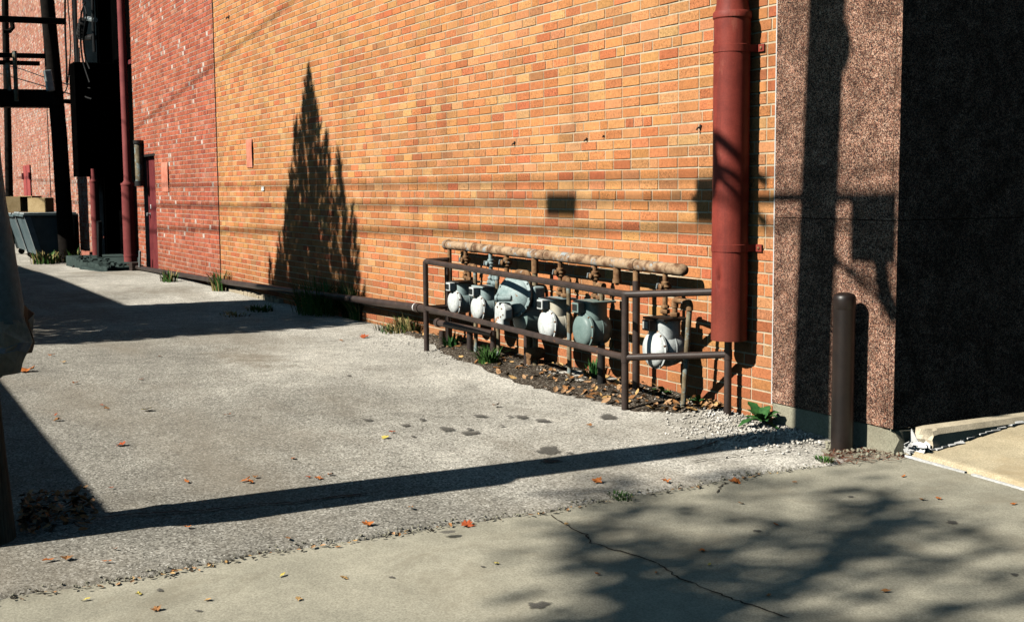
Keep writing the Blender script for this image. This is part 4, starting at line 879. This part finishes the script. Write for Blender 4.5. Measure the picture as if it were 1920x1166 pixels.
for k in range(5):
    c=Vector(a)+d*(k/4); obj('insulator_disc',MB().lathe(c,d,[(.03,0),(.1,.02),(.1,.06),(.03,.09)],12),'black',br_)
a=PL(163,36,1,4.44); b=PL(179,38,1,4.5); obj('arm',MB().tube([a,b],.05,8),'galv',br_)
a=PL(176,10,1,4.5);b=PL(178,100,1,4.5); cable('wall_conduit','dark conduit running up the far brick wall by the loading bay',[(173,-30,4.46),(175,60,4.46),(177,98,4.46)],.03)
# ------------------------------------------------------------------ dumpsters and boxes
def dumpster(label,x0,x1,y0,y1,zb,zt,vis=True):
    d=thing('dumpster',label,'dumpster',((x0+x1)/2,(y0+y1)/2,zb),'dumpsters beside the timber pole')
    s=.24; H=zt-zb
    prof=[(y0+s,zb+.16),(y1-.05,zb+.16),(y1,zt),(y0,zt)]
    mb=MB(); n=4; vs=[(x1,y,z) for y,z in prof]+[(x0,y,z) for y,z in prof]
    mb.add(vs,[(0,1,2,3),(7,6,5,4)]+[(i,i+4,(i+1)%4+4,(i+1)%4) for i in range(4)]); obj('bin_body',mb,'dump',d,smooth=0)
    for xx in (x0,x1): 
        e=MB().add([(xx-.03,y0+s-.02,zb+.14),(xx-.03,y0+s+.10,zb+.14),(xx-.03,y0+.10,zt+.0),(xx-.03,y0-.03,zt+.0),(xx+.03,y0+s-.02,zb+.14),(xx+.03,y0+s+.10,zb+.14),(xx+.03,y0+.10,zt+.0),(xx+.03,y0-.03,zt+.0)],[(0,1,2,3),(7,6,5,4),(0,4,5,1),(1,5,6,2),(2,6,7,3),(3,7,4,0)]); obj('lit_end_strip',e,'dumpedge',d,smooth=0)  # pale strip paints the sunlit slanted end of the bin
    obj('rim',MB().b2((x0-.04,y0-.05,zt-.05),(x1+.04,y1+.04,zt+.0),.01),'dump',d)
    obj('lid',MB().b2((x0-.03,y0-.03,zt+.004),(x1+.03,y1+.03,zt+.04),.012),'dumpedge',d)
    for xx in (x0+.15,x1-.12):
        for yy in (y0+s+.08,y1-.2): 
            c=obj('caster',MB().b2((xx-.05,yy-.05,zb+.09),(xx+.05,yy+.05,zb+.17),.01),'black',d); obj('wheel',MB().lathe((xx-.025,yy,zb+.075),(1,0,0),[(.03,0),(.075,.004),(.075,.046),(.03,.05)],18),'rubber',c)
    return d
XD=-28.95; zt=PL(90,402,0,XD)[2]
dumpster('nearer dark green dumpster with closed lid next to the timber pole',XD-1.7,XD,PL(50,402,0,XD)[1]-.04,PL(140,402,0,XD)[1],zg(XD,3.3),zt)
dumpster('farther dark green dumpster mostly hidden behind the nearer one',-33.2,-31.2,PL(28,402,0,-31.2)[1],PL(130,402,0,-31.2)[1],zg(-31.2,3.3),PL(90,402,0,-31.2)[2])
def carton(label,c,dim,rz,open_=True,mat='card'):
    b=thing('cardboard_box',label,'cardboard box',c); Rz=Matrix.Rotation(rz,3,'Z'); w,dp,h=dim; t=.012
    def pn(name,cx,cy,cz,dx_,dy_,dz_,r=None,m=mat): 
        rr=Rz@r if r else Rz; obj(name,MB().box(Vector(c)+Rz@Vector((cx,cy,cz)),(dx_,dy_,dz_),rr,.002),m,b)
    pn('box_wall',0,-dp/2,h/2,w,t,h); pn('box_wall',0,dp/2,h/2,w,t,h); pn('box_wall',-w/2,0,h/2,t,dp-t,h); 
    pn('box_base',0,0,t/2,w,dp,t,None,'card_dark'); pn('box_top',0,0,h-t/2,w,dp,t)
    if not open_: pn('box_wall',w/2,0,h/2,t,dp-t,h)
    if open_: pn('box_flap',w/2+.05,-dp/2-.1,h/2,.05,.3,h*.95,Matrix.Rotation(.5,3,'Z'))
    return b
carton('closed tan cardboard box on the nearer dumpster lid beside the timber pole',(XD-.45,PL(78,398,0,XD-.4)[1],zt+.045),(.40,.40,.32),-.6,False)
carton('flat brown cardboard box slumped on the farther dumpster at the left',(-31.6,PL(32,398,0,-31.6)[1],PL(90,402,0,-31.2)[2]+.045),(.4,.34,.16),.5,False,'card_dark')
carton('open tan cardboard box with its flap out on the nearer dumpster lid',(XD-.75,PL(58,398,0,XD-.7)[1],zt+.045),(.36,.34,.36),-.75)
# ------------------------------------------------------------------ near wooden pole with torn wrap
P0=Vector((-5.10,.345,-.06)); PR_=.165
def pc(z): return Vector((P0.x,P0.y-.055*(z),z)) if z<3 else Vector((P0.x+.0+.035*max(0,z-3.6),P0.y-.165-.008*(z-3),z))
pol=thing('wooden_pole','weathered wooden utility pole at the near left edge of the alley','utility pole',P0)
mb=MB().tube([pc(z) for z in (-.12,0,.3,.6,.9,1.2,1.6,2,2.5,3,4,5,6,7,8.5)],[PR_*1.03,PR_*1.02,PR_,PR_,PR_*.99,PR_*.98,.16,.158,.155,.152,.148,.144,.14,.135,.13],40,ripple=.006); obj('shaft',mb,'pole',pol)
def onshadow(x,z,Y): return Vector((x,Y,z+T*(WY-Y)))      # point at depth Y whose shadow falls at x,z on the wall
for (x0,x1,z0,z1) in ((-4.82,-4.50,.93,1.18),):
    a=onshadow(x0,z0,.28); b=onshadow(x1,z1,.28); obj('meter_cabinet',MB().b2((a.x,.2,a.z),(b.x,.36,b.z),.01),'galv',pol)
for (pts_,r_) in (([(-6.0,1.30),(-5.75,1.42),(-5.5,1.30)],.03),([(-5.98,1.12),(-5.72,1.20),(-5.5,1.08)],.022),([(-5.75,1.45),(-5.66,1.2),(-5.72,1.05)],.035),([(-5.0,.95),(-4.8,.80),(-4.62,.72),(-4.52,.60)],.016),([(-4.62,.95),(-4.58,.75),(-4.50,.62)],.05),([(-5.0,.86),(-4.75,.84),(-4.5,.70)],.012)):
    obj('drop_wire',MB().tube(roundpath([onshadow(x_,z_,.28) for x_,z_ in pts_],.12,5),r_,8),'wire',pol)
a=onshadow(-6.16,1.13,.28); b=onshadow(-5.97,1.28,.28); obj('junction_box',MB().b2((a.x,.2,a.z),(b.x,.34,b.z),.01),'galv',pol)
obj('bracket_arm',MB().b2((-6.2,.25,onshadow(0,1.19,.27).z),(-4.6,.29,onshadow(0,1.225,.27).z),.004),'pole',pol)
obj('pole_step',MB().lathe(onshadow(-4.87,1.98,.25),(1,0,0),[(.1,-.12),(.1,.0),(.03,.03)],12),'galv',pol)
wr=thing('torn_pole_wrap','torn blue-grey plastic wrap with crumpled printed paper hem around the wooden pole','plastic sheet',pc(.9))
def wrapring(rows,n,name,mat,jit,fac=False,gap=0):
    vs=[];fs=[]
    for row_ in rows:
        z,r,jj=row_[:3]; c=pc(z)
        if len(row_)>3: c=c+Vector((.475,.88,0))*row_[3]
        for j in range(n):
            a=2*math.pi*j/n+random.uniform(-.5,.5)*jj*4; rr=r+random.uniform(-1,1)*jj; vs.append((c.x+rr*math.cos(a),c.y+rr*math.sin(a),z+random.uniform(-1,1)*jj))
    k=len(rows)
    for i in range(k-1):
        for j in range(n): q=(j+1)%n; fs.append((i*n+j,i*n+q,(i+1)*n+q,(i+1)*n+j))
    o=len(vs)
    vs+=[((v[0]-c_.x)*.985+c_.x,(v[1]-c_.y)*.985+c_.y,v[2]) for v in vs for c_ in [pc(max(0,v[2]))+(Vector((.475,.88,0))*rows[0][3] if len(rows[0])>3 else Vector((0,0,0)))]]
    fs+=[tuple(i+o for i in reversed(f)) for f in fs]
    return vs,fs
def axis_at(py):
    z=1.0
    for _ in range(30):
        c=pc(z); q=CM@(np.array(c)-np.array([0,0,HC])); z-= (q[1]/q[2]*F+CY-py)*-.0021
    return z,q[0]/q[2]*F+CX,q[2]
def limb(py,edge,r=.178):
    z,ax,dp=axis_at(py); return z,r,(edge-ax)*dp/F-r
rows=[(l_[0],l_[1],j_,max(.0,l_[2])) for py,e,j_ in [(150,-16,.0015),(300,-4,.002),(380,5,.002),(450,18,.003),(520,29,.003),(580,38,.003),(606,41,.006)] for l_ in [limb(py,e)]]
vs,fs=wrapring(rows,36,'','',0)
obj('plastic_sleeve',MB().add(vs,fs),'sheet',wr,smooth=40)
rows=[(l_[0],l_[1],j_,max(.0,l_[2])) for py,e,j_ in [(598,41,.004),(622,49,.012),(642,54,.014),(660,47,.012),(684,42,.010),(702,32,.008)] for l_ in [limb(py,e,.185)]]
vs,fs=wrapring(rows,15,'','',0); mb=MB(); mb.add(vs,fs); pat=[[0,0,3,0],[0,0,0,0],[1,1,0,1],[0,2,0,0],[2,0,0,0]]
mb.mi=[pat[min(4,(k%(len(fs)//2))//15)][random.randrange(4)] for k in range(len(fs))]
obj('crumpled_hem',mb,['cream','blue_print','skin_print','sheet'],wr,smooth=0)
def flapmesh(pxs,xs_,th):
    a=[Vector(PL(p[0],p[1],0,x)) for p,x in zip(pxs,xs_)]; b=[p+Vector((-th,.3*th,0)) for p in a]; n=len(a); c=sum(a,Vector())/n+Vector((.012,0,0)); d=c+Vector((-th-.02,.3*th,0))
    return MB().add(a+b+[c,d],[(k,(k+1)%n,2*n) for k in range(n)]+[((k+1)%n+n,k+n,2*n+1) for k in range(n)]+[(k,k+n,(k+1)%n+n,(k+1)%n) for k in range(n)])
obj('torn_fold',flapmesh([(37,578),(46,572),(53,580),(64,588),(57,606),(59,622),(65,643),(60,661),(51,663),(42,640),(33,612)],[-5.06,-5.1,-5.12,-5.13,-5.1,-5.09,-5.12,-5.1,-5.07,-5.03,-5.03],.006),'rubber',wr,smooth=0)
obj('torn_corner',flapmesh([(53,600),(64,589),(61,623),(56,616)],[-5.06,-5.08,-5.07,-5.05],.004),'cream',wr,smooth=0)
tp=[pc(.57)+Vector((.175*math.cos(a),.175*math.sin(a),.012*math.sin(a*2))) for a in np.linspace(0,2*math.pi,25)]
obj('tie_cord',MB().tube(tp,.009,8),'rubber',wr)
# overhead cables along the pole line (their shadows lie on the wall)
def overhead(label,zs_,Y,r,x0=-40,x1=6,enc=None):
    o=thing('overhead_cable',label,'cable',(-15,Y,zs_[1]+T*(WY-Y)),'overhead cables above the south side of the alley'); P=[]
    for i in range(41):
        x=x0+(x1-x0)*i/40; t=(x+17.1)/(17.1-5.95); z=zs_[0]+(zs_[1]-zs_[0])*t; z+=.004*((x+11)**2-30)*.12; P.append(onshadow(x,z,Y))
    obj('cable_run',MB().tube(P,r,8),'wire',o)
    if enc: a=onshadow(enc[0],enc[2],Y); b=onshadow(enc[1],enc[3],Y); obj('splice_case',MB().b2((a.x,Y-.05,a.z),(b.x,Y+.05,b.z),.02),'rubber',o)
    return o
overhead('uppermost overhead cable above the alley',(1.33,1.345),-2.5,.011)
overhead('middle overhead cable with a black splice case',(1.05,1.215),-2.45,.016,enc=(-8.03,-7.6,1.09,1.22))
overhead('lowest overhead cable above the alley',(.72,1.04),-2.55,.018)
overhead('thin overhead cable crossing high over the orange wall',(3.0,4.4),-2.4,.012)
# ------------------------------------------------------------------ plants
def grass(label,px,py,n,h,mat,spread,name='grass_clump',base=None,w=.006,lean=.5,mats=None,seed=None):
    c=base or G(px,py); ms=mats or [mat]; mb=MB()
    for i in range(n):
        a=random.random()*6.3; rr=spread*random.random()**.6; p=c+Vector((rr*math.cos(a),rr*math.sin(a)*.6,0)); 
        if p.y>WY-.02: p.y=WY-.03
        H=h*random.uniform(.45,1.1); d=Vector((math.cos(a+random.uniform(-.8,.8)),math.sin(a+random.uniform(-.8,.8)),0)); wv=Vector((-d.y,d.x,0))*w*random.uniform(.6,1.2); l=lean*random.uniform(.2,1.2)
        pts=[p+d*(H*l*t*t)+Vector((0,0,H*(t-.35*l*t*t))) for t in (0,.35,.7,1)]
        for q in pts: q.y=min(q.y,WY-.012)
        vs=[]; 
        for t,q in zip((1,.9,.6,.08),pts): vs+=[q-wv*t,q+wv*t]
        mb.add(vs,[(0,1,3,2),(2,3,5,4),(4,5,7,6)],random.randrange(len(ms)))
    o=obj(name,mb,ms,smooth=180,loc=tuple(c)); return tag(o,label,'grass')
grass('big dark clump of tall weeds where the tree shadow meets the wall',684,597,560,.42,'grass',.26,w=.006,mats=['grass','weed','grass_dry'],lean=.7)
grass('tall dark weeds standing inside the tree shadow on the wall',600,572,300,.42,'weed',.42,w=.006,mats=['grass','weed'],lean=.5,base=Vector((-12.6,4.42,-.05)))
grass('bright green grass tuft under the railing between the left meters',915,683,170,.16,'grass',.11,lean=.7)
grass('green weed growing below the leftmost gas meter',845,648,70,.15,'weed',.10,w=.010,lean=.9)
grass('small weed growing behind the grey-green meter post',1085,690,50,.14,'weed',.08,w=.009,base=Vector((-7.15,4.5,-.03)))
grass('dry yellow grass left of the railing at the wall foot',772,622,200,.22,'grass_dry',.28,mats=['grass_dry','grass_dry','grass'],lean=.8,w=.005)
grass('low dry grass edging the asphalt near the railing post',735,622,140,.10,'grass_dry',.26,mats=['grass_dry','grass'],lean=1,w=.005)
grass('green tuft on the seam between red and orange walls',412,545,110,.32,'grass',.16,w=.010,mats=['grass','grass_dry'])
grass('dry tuft at the foot of the red wall near the door',317,528,70,.2,'grass_dry',.22,w=.012,mats=['grass_dry','grass'])
grass('flat green tuft growing through asphalt in the tree shade',488,583,90,.10,'grass',.22,lean=1,w=.008)
grass('thin dry tuft growing through asphalt left of the green one',440,592,60,.06,'grass_dry',.26,lean=1,w=.008)
grass('grass growing at the wall base right of the timber pole',150,488,110,.35,'grass_dry',.45,w=.02,mats=['grass','grass_dry'],base=Vector((-28.6,4.3,-.27)))
grass('grass tuft in front of the nearer dumpster wheels',85,494,120,.3,'grass',.5,w=.02,mats=['grass','grass_dry'])
grass('small mossy grass tuft in the sidewalk joint near the bollard',1545,864,90,.03,'grass',.06,w=.003,lean=1)
grass('moss and grass in the asphalt joint mid sidewalk',1165,932,90,.025,'grass',.09,w=.003,lean=1)
def broadleaf(label,c,n,L,mat='weed',name='broadleaf_weed'):
    mb=MB()
    for i in range(n):
        a=2*math.pi*i/n+random.uniform(-.4,.4); el=random.uniform(.15,1.0); l=L*random.uniform(.6,1.1); d=Vector((math.cos(a)*math.cos(el),math.sin(a)*math.cos(el)*.8-.15,math.sin(el))); sd=Vector((-math.sin(a),math.cos(a),0)); prev=None; vs=[]
        K=7
        for k in range(K+1):
            t=k/K; q=c+d*(l*t)+Vector((0,0,-.5*l*t*t*math.cos(el))); q.y=min(q.y,WY-.03); q.z=max(q.z,zg(q.x,q.y)+.006)
            w=.28*l*math.sin(math.pi*min(1,t*.95+.03))**.8*(1+.35*(k%2)); vs+=[q-sd*w*.5+Vector((0,0,.15*w)),q,q+sd*w*.5+Vector((0,0,.15*w))]
        fs=[]
        for k in range(K): fs+=[(3*k,3*k+1,3*k+4,3*k+3),(3*k+1,3*k+2,3*k+5,3*k+4)]
        mb.add(vs,fs)
    return tag(obj(name,mb,mat,smooth=60,loc=tuple(c)),label,'weed')
q=G(1448,796); broadleaf('large leafy green weed at the foot of the granite pillar',Vector((-5.3,4.45,-.035)),19,.20)
broadleaf('small leafy weed by the right railing post',Vector((-5.95,4.49,-.02)),8,.10)
broadleaf('seedling with a bent stem under the white meter',Vector((-6.33,4.5,-.02)),7,.13)
q=G(683,601); tag(obj('stone',MB().box(tuple(G(340,520)+Vector((0,0,.03))),(.22,.14,.08),Matrix.Rotation(.4,3,'Z'),.03),'gravel',smooth=60),'pale stone lying at the foot of the red brick wall','stone')
# conifer beyond the frame that throws the tall shadow
Yt=-1.25
cf=thing('conifer_tree','slim dark conifer throwing the tall pointed shadow on the orange wall','tree',(-12.9,Yt,-.06))
obj('trunk',MB().tube([(-12.9,Yt,-.15),(-13.0,Yt,2),(-13.15,Yt,4),(-13.28,Yt,6.4)],[.16,.13,.09,.02],12),'creosote',cf)
sp=[(-13.27,2.47,.0,.62,-2.2),(-13.27,2.47,.0,.40,.9),(-13.75,2.18,.0,.36,-1.8),(-12.75,1.95,0,.36,-2.),(-12.38,1.58,0,.36,-2.),(-13.95,1.55,0,.38,-2.),(-14.1,1.15,0,.42,-2.3),(-12.0,1.02,0,.34,-2.3),(-12.25,.95,0,.4,-2.3),(-14.45,.45,0,.34,-2.6),(-14.85,.30,0,.22,-2.6),(-14.6,.05,0,.35,-2.6),(-14.9,.1,0,.25,-2.4),(-11.55,.05,0,.2,-2.4),(-14.45,.55,0,.42,-2.6),(-14.75,.15,0,.4,-2.6),(-14.6,-.1,0,.5,-2.8),(-11.7,.25,0,.2,-2.6),(-11.95,.25,0,.34,-2.6),(-11.75,.0,0,.3,-2.8),(-14.3,.3,0,.5,-2.6),(-13.0,.8,0,.75,-2.6),(-13.4,.9,0,.75,-2.6)]
mb=MB(); lift=T*(WY-Yt)
for (x,zt_,_,hw,zb_) in sp:
    n=int(900*(zt_-zb_)*hw*1.5); yy=Yt+random.uniform(-.25,.25)
    for i in range(n):
        t=random.random()**.75; z=zt_-(zt_-zb_)*t; w=hw*min(1,(t*3.2)**.75)*(1 if t<.8 else 1); a=random.random()*6.3; rr=w*random.random()**.45
        clump=.5+.5*math.sin(z*9+x*5+a*2)
        if random.random()>.40+.70*clump**1.2: continue
        p=Vector((x+rr*math.cos(a),yy+rr*math.sin(a),z+lift)); s=random.uniform(.05,.10)
        d=Vector((random.uniform(-.5,.5)+.5*math.cos(a),random.uniform(-.4,.4)+.4*math.sin(a),1.)).normalized(); e=d.orthogonal().normalized(); e=(e*math.cos(i)+d.cross(e)*math.sin(i))
        mb.add([p-d*s,p+e*s*.35,p+d*s*1.3,p-e*s*.35],[(0,1,2,3)])
obj('crown',mb,'conifer',cf,smooth=0)
# street tree behind the camera: dapples the sidewalk
tr=thing('street_tree','leafy street tree casting dappled shade over the sidewalk','tree',(-1.9,-7.6,-.08))
TY=-7.6; TZ=8.55; obj('trunk',MB().tube([(-1.9,TY,-.2),(-1.95,TY,3),(-2.3,TY,5.5),(-2.9,TY,TZ-.4)],[.3,.25,.18,.05],14),'pole',tr)
mb=MB()
def spray(c,r,n):
    for i in range(n):
        v=Vector((random.gauss(0,1.3),random.gauss(0,1),random.gauss(0,.45)))*r*.75; p=c+v; s=random.uniform(.035,.065); d=Vector((random.uniform(-1,1),random.uniform(-1,1),random.uniform(-.6,.6))).normalized(); e=d.orthogonal().normalized()
        mb.add([p-d*s,p+e*s*.55,p+d*s*1.2,p-e*s*.55],[(0,1,2,3)])
for q in range(26):
    a=random.uniform(-math.pi,math.pi); el=random.uniform(-.5,.6); L=random.uniform(.8,1.); tip=Vector((-3.15+1.8*L*math.cos(a)*math.cos(el),TY+.85*L*math.sin(a)*math.cos(el),TZ+.75*L*math.sin(el))); st=Vector((-2.9+.1*math.cos(a),TY,TZ-1.4+.5*random.random()))
    md=st.lerp(tip,.55)+Vector((0,0,.25)); obj('limb',MB().tube(roundpath([st,md,tip],.4,4),.016 if q%4 else .03,7),'pole',tr)
    for k in range(9):
        t=.35+.7*k/8; c=(st*(1-t)**2+md*2*t*(1-t)+tip*t*t) if t<1 else tip; spray(c+Vector((random.uniform(-.3,.3),random.uniform(-.2,.2),random.uniform(-.12,.12))),random.uniform(.08,.18),random.randint(4,15))
obj('crown',mb,'tree_leaf',tr,smooth=0)
# buildings on the south side of the alley (they throw the straight edged shadows)
def south(label,x0,x1,yf,shadowY,name):
    h=-.06+T*(shadowY-yf); o=thing(name,label,'building',((x0+x1)/2,yf,-.06))
    obj('wall',MB().b2((x0,yf-6,-.3),(x1,yf,h-.12),.01),'garage',o); obj('roof',MB().b2((x0-.0,yf-6.1,h-.118),(x1+.0,yf+.0,h),.01),'roof',o)
    obj('door',MB().b2(((x0+x1)/2-1,yf-.0,-.2),((x0+x1)/2+1,yf+.05,1.8),.01),'door',o); return o
south('low garage whose flat roof throws the near shadow beside the pole',-11.2,-5.18,-1.6,.905,'garage')
south('taller garage whose roof throws the long shadow at the far left of the alley',-40,-14.25,-2.2,2.87,'storehouse')
op_=thing('sky_blocker','tall dark brick block added across the street to shade the granite corner','building',(13,10,-.2))  # unseen block, added to keep sky light off the granite front
obj('wall',MB().b2((13,-9,-.3),(22,45,15.8),.02),'card_dark',op_)
for zz in (3.6,7.2,10.8):
    for yy in range(-6,44,5): w_=obj('window',MB().b2((12.96,yy,zz),(13.02,yy+1.6,zz+2.0),.01),'glass',op_)
obj('roof',MB().b2((12.8,-9.2,15.8),(22,45.2,16.1),.02),'roof',op_)
# ------------------------------------------------------------------ light
W=bpy.data.worlds.new('World'); S.world=W; W.use_nodes=True; nt=W.node_tree; bg=nt.nodes['Background']; sk=nt.nodes.new('ShaderNodeTexSky'); sk.sky_type='NISHITA'; sk.sun_disc=False
el=math.atan(T); sk.sun_elevation=el; sk.sun_rotation=math.pi; sk.air_density=.6; sk.dust_density=.6; sk.ozone_density=.2; sk.altitude=1500; tn=nt.nodes.new('ShaderNodeMix'); tn.data_type='RGBA'; tn.blend_type='MULTIPLY'; tn.inputs[0].default_value=1; tn.inputs[7].default_value=(.72,1.,.88,1); nt.links.new(sk.outputs[0],tn.inputs[6]); nt.links.new(tn.outputs[2],bg.inputs[0]); bg.inputs[1].default_value=.06
sd=bpy.data.lights.new('sun','SUN'); sd.energy=5; sd.angle=math.radians(.5); sd.color=(1,.95,.86); so=bpy.data.objects.new('sun',sd); COL.objects.link(so); so.location=(0,-20,20)
so.rotation_euler=Vector((.014,1,-T)).to_track_quat('-Z','Y').to_euler()
S.view_settings.view_transform='Standard'; S.view_settings.look='None'; S.view_settings.exposure=.45; S.view_settings.gamma=1
S.cycles.max_bounces=5; S.cycles.diffuse_bounces=0; S.cycles.use_denoising=True
